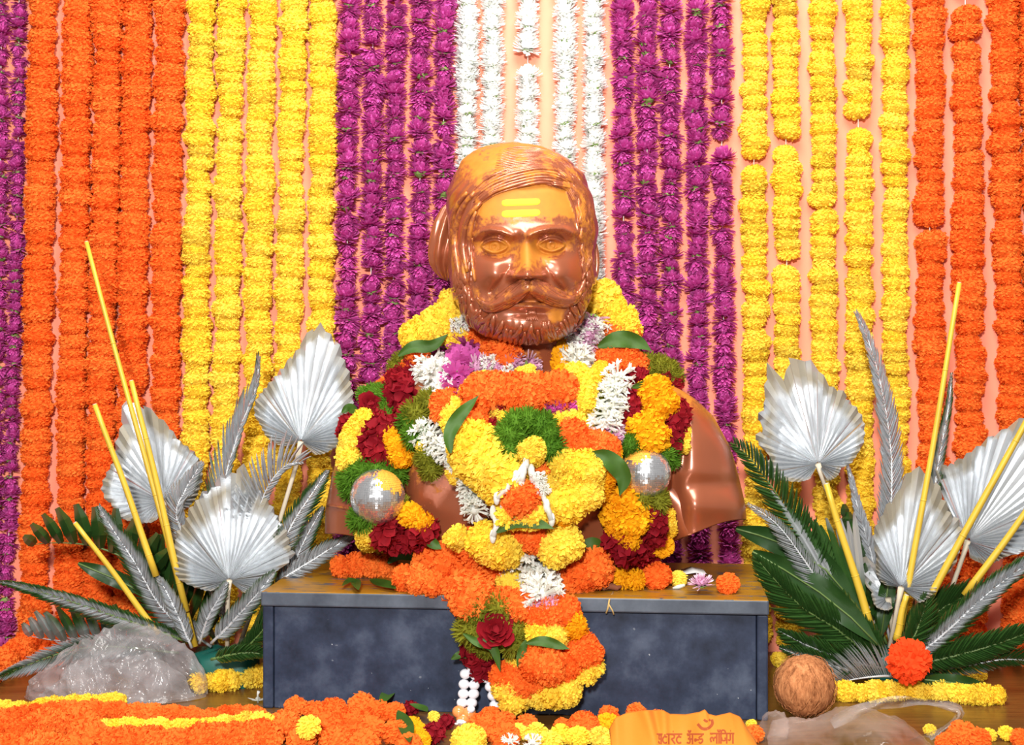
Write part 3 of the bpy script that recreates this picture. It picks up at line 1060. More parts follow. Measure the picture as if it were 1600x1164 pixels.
# ---------------------------------------------------------------- garlands laid over the bust
def box_bvh():
    vs = []
    for x, y, z in ((-.444, -.202, 0), (.444, -.202, 0), (.444, .19, 0), (-.444, .19, 0), (-.444, -.202, PED_TOP), (.444, -.202, PED_TOP), (.444, .19, PED_TOP), (-.444, .19, PED_TOP)):
        p = R @ Vector((x, y, 0)) + PED_C; vs.append((p.x, p.y, z))
    return BVHTree.FromPolygons(vs, [(0, 1, 5, 4), (1, 2, 6, 5), (2, 3, 7, 6), (3, 0, 4, 7), (4, 5, 6, 7)])


bvh_p = box_bvh()
bvh_f = BVHTree.FromPolygons([(-3, -2, 0), (3, -2, 0), (3, .5, 0), (-3, .5, 0)], [(0, 1, 2, 3)])
ALLB = [bvh_head, bvh_t, bvh_b, bvh_p, bvh_f]


def surf(px_, py_, lift=0.0):
    r = ray(ALLB, px_, py_)
    p = r[0] if r else W(px_, py_, WALL_Y - .05)
    if p.y > .24: p = W(px_, py_, .24)
    return p - (p - CAMP).normalized() * (lift * HU)


SP = {'Y': .58, 'A': .66, 'O': .58, 'P': .62, 'K': .7, 'w': .6, 'W': .55, 'G': .75, 'L': .75, 'R': .85, 'S': 1.2}


def rope(root, segs, seed):
    """segs: (kind, radius px, lift px, [(px, py) ...]); a single point sets one flower facing outwards"""
    rr = random.Random(seed)
    for kind, r, lift, pts in segs:
        rad = r * HU
        if len(pts) == 1:
            p = surf(*pts[0], lift)
            ax = (CAMP - p).normalized() + Vector((rr.uniform(-.3, .3), 0, rr.uniform(-.1, .4)))
            flower(kind, p, rad, ax, root, rr, .8)
            continue
        sp = spline(pts, 60)
        P3 = np.array([list(surf(q[0], q[1], lift)) for q in sp])
        d = smooth1(P3[:, 1], 9)
        P3 = np.array([list(W(q[0], q[1], yy_)) for q, yy_ in zip(sp, d)])
        L = np.r_[0, np.cumsum(np.linalg.norm(np.diff(P3, axis=0), axis=1))]
        k = max(2, int(round(L[-1] / (rad * SP[kind]))) + 1)
        for q in np.linspace(0, L[-1], k):
            p = Vector([np.interp(q, L, P3[:, a]) for a in range(3)])
            e_ = rad * .6
            t = Vector([np.interp(min(q + e_, L[-1]), L, P3[:, a]) - np.interp(max(q - e_, 0), L, P3[:, a]) for a in range(3)]).normalized()
            t = (t + Vector((rr.uniform(-.25, .25), rr.uniform(-.75, -.1), rr.uniform(-.2, .3)))).normalized()
            flower(kind, p + Vector((rr.uniform(-1, 1), rr.uniform(-1, 1), rr.uniform(-1, 1))) * rad * .06, rad * rr.uniform(.92, 1.1), t, root, rr, .85)


def leaf_mesh(pts3, wid, fold=.25, n=14):
    """blade along a 3-D midrib"""
    sp = spline([list(p) for p in pts3], n)
    rows = []
    for i in range(n):
        t = Vector(sp[min(i + 1, n - 1)] - sp[max(i - 1, 0)]).normalized()
        c_ = Vector(sp[i]); view = (CAMP - c_).normalized()
        s_ = t.cross(view).normalized()
        q = i / (n - 1)
        w_ = wid * (math.sin(math.pi * min(1, q * 1.02 + .02)) ** .7) * .5 + wid * .015
        wave = math.sin(q * 13) * w_ * .4
        rows.append([c_ - s_ * w_ + view * (w_ * fold + wave), c_ - s_ * w_ * .5 + view * (w_ * fold * .4), c_, c_ + s_ * w_ * .5 + view * (w_ * fold * .4), c_ + s_ * w_ + view * (w_ * fold - wave)])
    mb = MB(); mb.grid(rows)
    return mb


def leaf(root, pts, wid, lift, mat='leaf'):
    P3 = [surf(x, y, lift) for x, y in pts]
    d = sum(p.y for p in P3) / len(P3)
    P3 = [W(x, y, .5 * p.y + .5 * d) for (x, y), p in zip(pts, P3)]
    mb = leaf_mesh(P3, wid * HU * .66)
    return mb.obj('mango_leaf', M[mat], root)


M['sequin'] = NT('mirror_sequins').set(color=(0.75, 0.76, 0.78), metal=0.9, rough=0.22)
M['dusty'] = plain('orange_dust', (0.75, 0.34, 0.03), .8)


def silver_ball(root, px_, py_, r, dust):
    c_ = surf(px_, py_, r * .75)
    rr = random.Random(int(px_)); mb = MB(); rad = r * HU
    nv, nu = 38, 64
    for i in range(nv):
        for j in range(nu):
            m = 0; q = []
            for a, b in ((i, j), (i + 1, j), (i + 1, j + 1), (i, j + 1)):
                ph = math.pi * a / nv; t = 2 * math.pi * b / nu
                q.append(Vector((math.sin(ph) * math.cos(t), math.sin(ph) * math.sin(t), math.cos(ph))))
            ctr_ = sum(q, Vector()) / 4
            if (ctr_ - Vector(dust)).length < .62 + rr.uniform(-.16, .1): m = 1
            tilt = Vector((rr.uniform(-1, 1), rr.uniform(-1, 1), rr.uniform(-1, 1))) * .012
            mb.add([c_ + (ctr_ + (v - ctr_) * .92 + (v - ctr_).cross(tilt) * 7) * rad for v in q], [(0, 1, 2, 3)], m)
    mb.sphere(c_, rad * .985, 24, 14, 0)
    o = mb.obj('silver_ball', [M['sequin'], M['dusty']], root, False)
    o['label'] = 'ball covered in small silver mirror sequins'
    o['kind'] = 'stuff'
    return o


def garland(name, label, at, group='garlands worn by the bust'):
    return thing(name, label, 'garland', at, group)


# thick yellow and orange string round the back of the neck
g = garland('neck_garland', 'thick yellow and orange marigold garland rising behind the beard on both shoulders', W(830, 560, .1))
rope(g, [('Y', 30, 10, [(712, 478), (698, 500), (672, 515), (648, 528)]), ('Y', 22, 22, [(722, 520), (712, 528)]), ('O', 27, 20, [(742, 520), (760, 540), (790, 562)]),
         ('O', 20, 16, [(655, 556), (638, 575)]), ('Y', 31, 8, [(938, 468), (952, 480), (968, 500)]), ('Y', 26, 16, [(970, 505), (978, 520)]), ('O', 22, 16, [(962, 515), (985, 520)]),
         ('O', 29, 24, [(948, 560), (975, 562), (990, 575)]), ('Y', 14, 20, [(930, 590), (940, 575)]), ('A', 16, 6, [(880, 545), (876, 575), (885, 590)])], 1)
leaf(g, [(622, 556), (645, 542), (675, 540), (700, 522)], 30, 44)
leaf(g, [(934, 542), (965, 530), (995, 534), (1018, 548)], 40, 46)

# outer garland with roses, green sprigs and the silver balls
g = garland('rose_garland', 'long garland of red rose petals, green sprigs and two silver sequin balls', W(830, 700, 0))
rope(g, [('L', 17, 14, [(628, 562), (618, 575)]), ('R', 25, 18, [(645, 580), (622, 600), (628, 625)]), ('O', 14, 12, [(610, 592), (598, 606)]), ('R', 17, 20, [(636, 640), (626, 650)]),
         ('G', 19, 18, [(570, 618), (592, 613), (608, 628), (608, 645)]), ('R', 17, 24, [(578, 630), (584, 634)]), ('R', 18, 8, [(545, 660), (540, 676)]),
         ('Y', 21, 20, [(572, 660), (556, 678), (544, 705), (548, 722)]), ('R', 25, 14, [(600, 662), (585, 690), (590, 712), (608, 715)]), ('A', 20, 20, [(604, 682), (620, 695), (625, 715)]),
         ('G', 24, 14, [(552, 765), (550, 745), (575, 735), (605, 738), (622, 740)]), ('G', 23, 34, [(565, 812), (582, 800), (602, 785)]), ('L', 14, 42, [(612, 782), (628, 786)]),
         ('R', 25, 34, [(612, 800), (598, 822), (612, 842), (640, 838), (664, 828)]), ('A', 19, 38, [(632, 800), (652, 812), (662, 818)]), ('Y', 19, 26, [(572, 826), (578, 848), (588, 862)]), ('O', 13, 26, [(600, 866), (612, 872)]),
         ('L', 22, 18, [(1000, 572), (1030, 572), (1052, 592)]), ('R', 17, 16, [(985, 592), (1000, 590)]), ('R', 18, 20, [(1040, 590), (1052, 600)]), ('R', 16, 18, [(980, 612), (986, 640), (982, 668)]),
         ('A', 30, 24, [(1022, 615), (1034, 635)]), ('A', 31, 26, [(1008, 668), (1014, 688)]), ('R', 20, 18, [(1062, 640), (1052, 670), (1046, 698)]), ('Y', 12, 14, [(1068, 670), (1066, 700)]),
         ('G', 21, 26, [(985, 696), (1010, 700), (1038, 712)]), ('G', 18, 18, [(1050, 690), (1048, 720)]), ('L', 24, 34, [(1005, 775), (1028, 782)]), ('A', 35, 26, [(975, 785), (968, 805), (985, 815)]), ('A', 26, 22, [(1000, 800), (990, 780)]),
         ('R', 17, 30, [(1018, 800), (1026, 822), (1024, 842)]), ('Y', 13, 24, [(1042, 805), (1046, 830)]), ('R', 28, 24, [(966, 838), (985, 856), (1008, 862)]), ('A', 13, 40, [(958, 826), (975, 842), (990, 848)]), ('A', 18, 20, [(1010, 872), (1034, 852)]), ('O', 18, 10, [(965, 862), (985, 880)])], 2)
p = surf(578, 631, 44); flower('S', p, 19 * HU, (CAMP - p).normalized() + Vector((0, 0, .3)), g, random.Random(8), .8)
silver_ball(g, 590, 776, 41, (.55, -.45, .75))
silver_ball(g, 1008, 739, 38, (-.35, -.35, .92))
leaf(g, [(534, 645), (545, 637), (560, 646)], 22, 34)
leaf(g, [(560, 640), (580, 648), (604, 652)], 20, 44)
leaf(g, [(606, 880), (624, 866), (650, 862), (668, 850)], 34, 44)
leaf(g, [(660, 838), (678, 850), (690, 858)], 24, 40)
leaf(g, [(985, 606), (1010, 600), (1035, 602), (1056, 625)], 20, 44)

# white and purple garland
g = garland('tuberose_garland', 'white tuberose and purple aster garland with green sprigs hanging down the chest', W(830, 620, 0))
rope(g, [('K', 13, 36, [(712, 508), (724, 508)]), ('W', 15, 38, [(706, 510), (728, 505)]), ('W', 33, 28, [(668, 572), (684, 592), (702, 612)]), ('P', 36, 36, [(728, 552), (724, 574)]), ('P', 30, 36, [(714, 596), (716, 616)]),
         ('K', 22, 30, [(748, 572), (775, 574)]), ('W', 15, 40, [(758, 568), (772, 566)]), ('K', 26, 20, [(806, 566), (830, 570)]), ('W', 12, 36, [(788, 584), (796, 580)]),
         ('L', 28, 26, [(672, 632), (652, 648)]), ('G', 26, 24, [(640, 660), (650, 680)]), ('K', 12, 26, [(700, 622), (718, 620)]), ('W', 24, 32, [(652, 670), (672, 682), (688, 700)]),
         ('L', 22, 24, [(668, 715), (672, 735)]), ('Y', 11, 26, [(660, 698), (664, 706)]), ('W', 22, 34, [(700, 705), (718, 725), (728, 750), (735, 775), (742, 798)]), ('Y', 11, 40, [(706, 738), (712, 748)]),
         ('K', 30, 36, [(924, 505), (915, 530), (903, 556)]), ('W', 26, 32, [(930, 500), (910, 530), (898, 566)]), ('W', 28, 38, [(966, 590), (956, 615), (952, 640), (944, 662)]),
         ('L', 18, 20, [(930, 625), (925, 660)]), ('K', 22, 28, [(942, 676), (962, 680)]), ('Y', 12, 24, [(922, 645), (918, 665)])], 3)

# inner thick marigold garland with the green arch
g = garland('marigold_garland', 'thick yellow and orange marigold garland with a green arch over the chest', W(830, 680, -.05))
rope(g, [('O', 31, 52, [(752, 616), (780, 614), (815, 616), (850, 612), (880, 610)]), ('Y', 14, 54, [(732, 612), (742, 598), (758, 592)]), ('Y', 12, 54, [(812, 584), (828, 580)]), ('Y', 24, 46, [(898, 590), (912, 604), (908, 626)]),
         ('O', 20, 44, [(690, 648), (690, 632), (704, 626)]), ('Y', 19, 44, [(712, 636), (702, 654), (712, 668)]), ('O', 26, 44, [(724, 664), (742, 660)]),
         ('Y', 41, 56, [(738, 690), (752, 715), (772, 735), (792, 752)]), ('Y', 24, 58, [(722, 700), (736, 728), (764, 755), (780, 768)]),
         ('P', 16, 54, [(860, 640), (878, 634), (892, 634)]), ('Y', 19, 48, [(870, 662), (898, 656)]), ('O', 27, 50, [(890, 680), (906, 698)]), ('O', 22, 44, [(930, 690), (950, 702)]), ('A', 18, 44, [(932, 712), (958, 708)]),
         ('A', 16, 38, [(935, 722), (948, 740), (938, 768)]), ('Y', 30, 50, [(856, 752), (885, 742), (918, 752)]), ('Y', 31, 54, [(850, 782), (880, 785), (918, 766)]), ('Y', 26, 60, [(876, 724), (902, 724), (924, 736)]),
         ('R', 12, 46, [(782, 640), (774, 660)]), ('Y', 12, 50, [(790, 652), (775, 648)])], 4)
rope(g, [('G', 25, 66, [(796, 700), (797, 675), (815, 658), (838, 660), (856, 675), (860, 702)])], 44)
rope(g, [('Y', 25, 72, [(830, 704), (834, 708)]), ('O', 14, 60, [(845, 735), (855, 737)])], 45)
leaf(g, [(704, 708), (702, 680), (716, 652), (748, 618)], 30, 92)
leaf(g, [(924, 708), (950, 716), (974, 745), (968, 775)], 40, 72)

# tassel hung from the arch
g = garland('jasmine_tassel', 'white jasmine-bud tassel with orange and yellow marigolds hanging from the green arch', W(825, 760, -.1))
for pts in ([(822, 722), (806, 745), (792, 762), (776, 778)], [(826, 724), (832, 745), (846, 768), (854, 790), (862, 812)], [(818, 735), (815, 752)], [(830, 735), (838, 752)], [(770, 800), (776, 820), (770, 838)], [(786, 795), (782, 815)]):
    P3 = [surf(x, y, 88) for x, y in pts]; d = sum(p.y for p in P3) / len(P3)
    mb = MB(); mb.tube([W(x, y, d) for x, y in pts], [.0045] * (len(pts) - 1) + [.006], 6)
    for x, y in pts:
        mb.sphere(W(x, y, d), (.0062, .005, .0125), 7, 5)
    o = mb.obj('bud_string', M['bud'], g); o['kind'] = 'stuff'
rope(g, [('O', 32, 84, [(812, 778), (814, 785)]), ('Y', 21, 84, [(790, 808), (812, 810), (836, 802)]), ('W', 12, 88, [(840, 740), (848, 766)])], 5)
leaf(g, [(776, 832), (806, 815), (840, 818), (866, 826)], 28, 100)

# lower front: pendant falling over the edge of the pedestal
g = garland('pendant_garland', 'long marigold and rose pendant falling over the pedestal front edge', W(830, 960, -.05))
rope(g, [('Y', 20, 60, [(712, 838), (718, 846)]), ('Y', 30, 66, [(752, 842), (778, 856), (798, 858)]), ('O', 24, 52, [(800, 838), (830, 838), (850, 850)]), ('Y', 29, 62, [(866, 858), (884, 846)]),
         ('A', 12, 60, [(890, 800), (880, 815)]),
         ('O', 36, 44, [(675, 876), (705, 890), (735, 918)]), ('O', 26, 40, [(735, 850), (760, 878), (785, 885)]), ('O', 37, 36, [(728, 912), (742, 938)]), ('O', 31, 44, [(878, 915), (905, 898), (930, 886)]),
         ('W', 31, 60, [(832, 868), (834, 890), (842, 912), (846, 930)]), ('W', 16, 52, [(790, 896), (800, 880)]), ('Y', 25, 58, [(788, 912), (800, 916)]),
         ('K', 15, 52, [(830, 945), (848, 946), (864, 944)]), ('O', 28, 36, [(785, 945), (810, 950)]), ('O', 26, 42, [(840, 960), (870, 958), (884, 958)]),
         ('Y', 27, 46, [(842, 988), (866, 990)]), ('A', 19, 46, [(895, 970), (902, 990)]),
         ('L', 27, 42, [(738, 985), (742, 955), (765, 948), (795, 960), (808, 985), (800, 1005)]), ('L', 20, 38, [(745, 1000), (760, 1010)]),
         ('R', 22, 24, [(738, 1018), (752, 1032), (756, 1045)]), ('O', 22, 44, [(784, 1054), (815, 1066), (850, 1060), (885, 1042), (905, 1022)]),
         ('O', 27, 64, [(835, 1036), (860, 1040)]), ('O', 20, 40, [(912, 1008), (922, 1025)]),
         ('Y', 26, 40, [(796, 1074), (804, 1092)]), ('Y', 22, 38, [(828, 1082), (846, 1086)]), ('Y', 27, 40, [(868, 1078), (885, 1078)]), ('Y', 20, 36, [(915, 1052), (928, 1040)]), ('Y', 16, 36, [(798, 1046), (806, 1042)])], 6)
rr = random.Random(9)
p = surf(775, 985, 62); flower('S', p, 30 * HU, (CAMP - p).normalized() + Vector((0, 0, .25)), g, rr, .8)
leaf(g, [(724, 990), (745, 1003), (770, 1012), (782, 1050)], 20, 74)
leaf(g, [(822, 1005), (850, 1002), (890, 1014)], 22, 76)
leaf(g, [(822, 1000), (815, 1020), (808, 1042)], 18, 72)
leaf(g, [(705, 1030), (722, 1022), (736, 1030)], 16, 30)
leaf(g, [(905, 868), (925, 852), (950, 866)], 36, 36)

# ---------------------------------------------------------------- flowers lying on the pedestal
def resting(kind, px_, py_, r, label, group=None, z0=0.0, face=None, sq=.8):
    """a loose flower head resting on a level surface at height z0"""
    rad = r * PXM(0.0)
    z = z0 + rad * .78
    y = floor_y(py_, z)
    p = W(px_, py_, y)
    rr_ = random.Random(int(px_ * 7 + py_))
    ax = Vector(face) if face else Vector((rr_.uniform(-.4, .4), rr_.uniform(-.9, -.3), 1)).normalized()
    nm = FL[kind][0]
    o = flower(kind, p, rad, ax, None, rr_, sq, nm)
    return tag(o, label, 'flower', group)


g = thing('orange_marigold_garland', 'short orange marigold string on the pedestal below the rose petals', 'garland', W(570, 890, .05))
for x, y, r in ((532, 886, 19), (556, 884, 22), (582, 884, 22), (606, 886, 19)):
    y_ = floor_y(y, PED_TOP + r * HU * .8); flower('O', W(x, y, y_), r * HU, (1, -.6, .2), g, rr, .85)
g = thing('orange_marigold_garland', 'orange marigold cluster at the pedestal edge beside the fallen leaves', 'garland', W(640, 905, .03))
for x, y, r in ((632, 904, 22), (654, 906, 24), (676, 912, 20)):
    y_ = floor_y(y, PED_TOP + r * HU * .8); flower('O', W(x, y, y_), r * HU, (1, -.6, .2), g, rr, .85)
g = thing('amber_marigold_garland', 'short amber marigold string on the pedestal near a dry brown stalk', 'garland', W(975, 905, .05))
for x, y, r in ((952, 900, 17), (972, 904, 19), (994, 906, 18)):
    y_ = floor_y(y, PED_TOP + r * HU * .8); flower('A', W(x, y, y_), r * HU, (1, -.6, .2), g, rr, .85)
resting('O', 1026, 900, 25, 'large orange marigold on the pedestal beside the amber string', z0=PED_TOP)
resting('Y', 1060, 904, 15, 'small yellow marigold on the pedestal beside the white paper slip', z0=PED_TOP)
resting('K', 1096, 910, 23, 'magenta aster lying on the pedestal in front of the white paper slip', z0=PED_TOP)
resting('O', 1137, 912, 19, 'orange marigold alone near the end of the pedestal top', z0=PED_TOP)


def flat_leaf(pts, wid, label, z0, name='fallen_leaf', cat='leaf', mat='leaf', seed=0):
    P3 = []
    for k_, (x, y) in enumerate(pts):
        z = z0 + .004 + .006 * math.sin(k_ * 1.7 + seed) ** 2
        P3.append(W(x, y, floor_y(y, z)))
    n_ = 10; sp = spline([list(p) for p in P3], n_); rows = []
    for i in range(n_):
        t = Vector(sp[min(i + 1, n_ - 1)] - sp[max(i - 1, 0)]).normalized(); s_ = t.cross(Vector((0, -.5, 1))).normalized()
        w_ = wid * HU * (math.sin(math.pi * (i + .15) / (n_ - .7)) ** .8) * .5
        rows.append([Vector(sp[i]) - s_ * w_ + Vector((0, 0, w_ * .35)), Vector(sp[i]), Vector(sp[i]) + s_ * w_ + Vector((0, 0, w_ * .35))])
    mb = MB(); mb.grid(rows)
    return tag(mb.obj(name, M[mat]), label, cat)


flat_leaf([(535, 915), (552, 908), (560, 922)], 16, 'small green leaf lying at the far corner of the pedestal top', PED_TOP, seed=1)
flat_leaf([(578, 905), (596, 914), (618, 920)], 22, 'broad green leaf lying below the short orange string', PED_TOP, seed=2)
M['paper'] = plain('paper', (0.85, 0.84, 0.82), .8)
mb = MB()
pa, pb, pc, pd = (W(1062, 891, floor_y(891, PED_TOP + .004)), W(1098, 889, floor_y(889, PED_TOP + .01)), W(1104, 897, floor_y(897, PED_TOP + .003)), W(1068, 898, floor_y(898, PED_TOP + .002)))
mb.grid([[pa, (pa + pb) / 2 + Vector((0, 0, .006)), pb], [pd, (pd + pc) / 2 + Vector((0, 0, .003)), pc]])
o = mb.obj('paper_slip', M['paper']); m_ = o.modifiers.new('solid', 'SOLIDIFY'); m_.thickness = .0006
tag(o, 'crumpled white paper slip on the pedestal behind the magenta aster', 'paper')
M['stalk'] = plain('dry_stalk', (0.42, 0.28, 0.10), .8)
mb = MB(); mb.tube([surf(958, 925, 2), surf(952, 938, 4), surf(950, 950, 3), surf(947, 958, 2)], .0016, 6); mb.tube([surf(951, 944, 4), surf(957, 954, 3), surf(959, 960, 2)], .0013, 6)
tag(mb.obj('dry_stalk', M['stalk']), 'dry brown forked stalk hanging over the pedestal edge', 'stalk')
mb = MB(); mb.tube([W(936 + 7 * i, 917 + 2 * math.sin(i * 2), floor_y(918, PED_TOP + .006)) for i in range(6)], [.002, .005, .006, .006, .005, .002], 7)
M['dry'] = plain('dry_petals', (0.17, 0.05, 0.02), .9, bump=.5)
tag(mb.obj('dried_flower', M['dry']), 'dried brown flower spike beside the amber string', 'flower')
for q, (x, y, lab) in enumerate(((1060, 917, 'fallen white jasmine bud in front of the small yellow marigold'),)):
    mb = MB(); y_ = floor_y(y, PED_TOP + .004); mb.tube([W(x - 9, y + 2, y_), W(x, y, y_), W(x + 10, y - 3, y_)], [.0015, .004, .0025], 7)
    tag(mb.obj('jasmine_bud', M['bud']), lab, 'flower')

# ---------------------------------------------------------------- white bead string
M['bead'] = plain('white_bead', (0.80, 0.81, 0.86), .12, var=.06, scale=80, coat=.4)
M['bead_o'] = plain('orange_bead', (0.85, 0.28, 0.08), .15, var=.15, scale=60, coat=.4)
g = thing('bead_string', 'looped string of glossy white and orange beads under the rose pendant', 'beads', W(740, 1080, -.04))
beads = [(738, 1042), (753, 1044), (727, 1053), (743, 1055), (759, 1059), (725, 1069), (741, 1070), (766, 1073), (724, 1084), (740, 1084), (770, 1087), (722, 1098), (737, 1098), (773, 1102)]
bm = MB(); bm.sphere((0, 0, 0), 1, 14, 9); bme = bm.mesh('bead', M['bead'])
bm = MB(); bm.sphere((0, 0, 0), 1, 14, 9); bmo = bm.mesh('bead', M['bead_o'])


def bead(me_, x, y, r, z_y):
    o = bpy.data.objects.new('bead', me_); COL.objects.link(o); o.parent = g
    o.matrix_parent_inverse = Matrix.Translation(-g.location)
    o.location = W(x, y, z_y); o.scale = (r * HU, r * HU, r * HU * .9); return o


PF = -.02
for x, y in beads: bead(bme, x, y, 8.3, PF)
for x, y, r in ((717, 1112, 10), (733, 1114, 10), (724, 1122, 11)): bead(bmo, x, y, r, PF - .012)['label'] = 'translucent orange bead'
for i, (x, y) in enumerate(((721, 1130), (711, 1137), (702, 1142), (693, 1148))): bead(bme, x, y, 8, PF - .02 - .012 * i)
bead(bme, 736, 1108, 6, PF - .02)
mb = MB(); mb.tube([W(724, 1098, PF), W(727, 1053, PF), W(738, 1042, PF), W(743, 1055, PF), W(738, 1098, PF)], .0008, 5)
mb.obj('thread', M['thread'], g)

# ---------------------------------------------------------------- silver and green foliage stuck in two foam blocks
n = NT('silver_sprayed_leaf')
at = n.new('ShaderNodeAttribute', attribute_name='spray')
oi = n.new('ShaderNodeObjectInfo')
nz = n.noise(9, 4); nb = n.noise(120, 2, stretch=(1, 1, .15))
k = n.math('MULTIPLY', n.math('SUBTRACT', n.math('ADD', at.outputs['Fac'], n.math('MULTIPLY', n.math('SUBTRACT', nz, .5), .9)), .38), 3.5, True)
base = n.mix(n.noise(25, 3), (0.24, 0.21, 0.15), (0.34, 0.31, 0.25))
n.set(color=n.mix(k, base, n.mix(oi.outputs['Random'], (0.58, 0.60, 0.62), (0.72, 0.74, 0.76))))
n.set(metal=n.math('MULTIPLY', k, .80), rough=n.math('SUBTRACT', .58, n.math('MULTIPLY', k, .28)))
n.bump(nb, .15, .001)
M['silver'] = n.mat
n = NT('frond_leaf')
at = n.new('ShaderNodeAttribute', attribute_name='spray')
nz = n.noise(12, 3)
k = n.math('MULTIPLY', n.math('SUBTRACT', n.math('ADD', at.outputs['Fac'], n.math('MULTIPLY', n.math('SUBTRACT', nz, .5), .8)), .38), 3.5, True)
gr = n.mix(n.noise(30, 3), (0.012, 0.042, 0.008), (0.034, 0.09, 0.016))
n.set(color=n.mix(k, gr, (0.52, 0.54, 0.56)), metal=n.math('MULTIPLY', k, .65), rough=.38)
M['frond'] = n.mat
M['petiole'] = plain('dry_petiole', (0.52, 0.45, 0.34), .6)
M['stick'] = plain('yellow_cane', (0.56, 0.37, 0.03), .45, var=.25, scale=14)
M['rachis'] = plain('green_rachis', (0.10, 0.16, 0.04), .5)
M['rachis_s'] = plain('silver_rachis', (0.56, 0.57, 0.58), .45, metal=.5)
M['foil'] = plain('green_wrap', (0.006, 0.09, 0.07), .35, var=.3, bump=.3)


def spray_attr(me_, vals):
    a = me_.attributes.new('spray', 'FLOAT', 'POINT'); a.data.foreach_set('value', np.array(vals, np.float32))
    return me_


def fan_leaf(label, hub, rim, y0, dy, petiole, npl=36, seed=0, cup=.02):
    """pleated fan-palm leaf; rim in order round the hub, petiole in pixels"""
    rr_ = random.Random(seed)
    root = thing('fan_palm_leaf', label, 'leaf', W(*petiole[-1], y0), 'silver fan leaves')
    ang = []; ln = []
    for x, y in rim:
        a = math.atan2(hub[1] - y, x - hub[0])
        if ang:
            while a - ang[-1] > math.pi: a -= 2 * math.pi
            while a - ang[-1] < -math.pi: a += 2 * math.pi
        ang.append(a); ln.append(math.hypot(x - hub[0], y - hub[1]))
    if ang[-1] < ang[0]: ang, ln = ang[::-1], ln[::-1]
    a0, a1 = ang[0], ang[-1]; da = (a1 - a0) / npl

    def pt(a, q, up, ext):
        L = np.interp(a, ang, ln) * q * ext
        x, y = hub[0] + math.cos(a) * L, hub[1] - math.sin(a) * L
        yy_ = y0 + dy * (q * math.sin(a)) + cup * (.4 * math.sin(q * 1.5) - q * q) - up * (q ** .7) * .011
        return W(x, y, yy_)
    for i in range(npl):
        b0 = a0 + i * da; bm_ = b0 + da * .5; b1 = b0 + da
        ext = rr_.uniform(.965, 1.02); rows = []; vals = []
        tw = rr_.uniform(-.3, .3)
        for q in (.02, .2, .42, .64, .84, 1.0):
            e_ = ext if q > .9 else 1
            rows.append([pt(b0 - da * .04, q, -.5 + tw, e_ * (.975 if q == 1 else 1)), pt(bm_, q, .9 + tw, e_ * (1.012 if q == 1 else 1)), pt(b1 + da * .04, q, -.5 + tw, e_ * (.975 if q == 1 else 1))])
            v = 1.0 - max(0, q - .55) * 1.7 * rr_.uniform(.3, 1.4)
            vals += [v] * 3
        mb = MB(); mb.grid(rows)
        o = link('pleat', spray_attr(mb.mesh('pleat', M['silver'], False), vals), root)
    mb = MB()
    pp = [W(x, y, y0 + .004) for x, y in petiole]
    mb.tube([W(hub[0], hub[1], y0 - .006)] + pp, [.006] + [.0045] * len(pp), 7)
    o = mb.obj('petiole', M['petiole'], root); o['label'] = 'dry beige leaf stalk'
    return root


FOAM_L = W(352, 1022, .24); FOAM_R = W(1405, 1025, .24)
fan_leaf('broad silver fan leaf standing highest between yellow and purple strings left of the bust', (470, 690),
         [(492, 711), (525, 698), (540, 665), (552, 624), (546, 575), (531, 542), (516, 515), (502, 500), (471, 534), (446, 571), (417, 600), (400, 624), (398, 649), (411, 672), (424, 690), (449, 697)],
         .27, .05, [(462, 730), (442, 797), (405, 920), (372, 1015)], 38, 1)
fan_leaf('silver fan leaf behind two crossed yellow canes over the orange strings', (255, 783),
         [(279, 799), (310, 769), (314, 723), (281, 686), (244, 649), (217, 628), (197, 622), (189, 657), (178, 715), (157, 762), (172, 789), (184, 808), (211, 816), (246, 812)],
         .30, .05, [(262, 810), (285, 880), (340, 1010)], 36, 2)
fan_leaf('front silver fan leaf at the middle of the foliage beside the pedestal', (358, 907),
         [(380, 926), (426, 896), (452, 880), (460, 863), (450, 843), (430, 801), (405, 762), (380, 728), (350, 742), (323, 764), (290, 810), (271, 851), (275, 900), (306, 918), (333, 923)],
         .16, .06, [(356, 930), (355, 1010)], 42, 3)
fan_leaf('ragged silver fan leaf with split tips right of the bust', (1278, 725),
         [(1292, 752), (1316, 731), (1344, 706), (1354, 676), (1350, 651), (1328, 622), (1295, 601), (1262, 562), (1246, 566), (1231, 557), (1226, 590), (1219, 592), (1206, 544), (1198, 585), (1192, 634), (1181, 655), (1194, 664), (1179, 688), (1202, 712), (1196, 728), (1202, 747), (1240, 752), (1266, 748)],
         .25, .05, [(1286, 750), (1322, 850), (1372, 985)], 40, 4)
fan_leaf('narrow silver fan leaf at the centre of the foliage right of the pedestal', (1408, 918),
         [(1435, 942), (1470, 906), (1506, 832), (1488, 800), (1472, 775), (1452, 737), (1431, 723), (1414, 737), (1402, 770), (1377, 808), (1364, 830), (1369, 870), (1384, 915)],
         .17, .06, [(1404, 940), (1390, 1012)], 34, 5)
fan_leaf('large silver fan leaf behind the canes at the right edge', (1512, 845),
         [(1515, 870), (1575, 868), (1620, 856), (1668, 820), (1690, 760), (1680, 690), (1640, 640), (1602, 648), (1567, 667), (1534, 690), (1501, 717), (1460, 733), (1466, 760), (1478, 786), (1496, 832)],
         .24, .05, [(1505, 868), (1478, 945), (1425, 1020)], 38, 6)
fan_leaf('small silver fan leaf tucked low behind the narrow one', (1388, 935),
         [(1395, 950), (1362, 925), (1345, 895), (1338, 868), (1352, 868), (1372, 885), (1388, 905), (1400, 915)],
         .205, .03, [(1390, 950), (1398, 1015)], 14, 7)


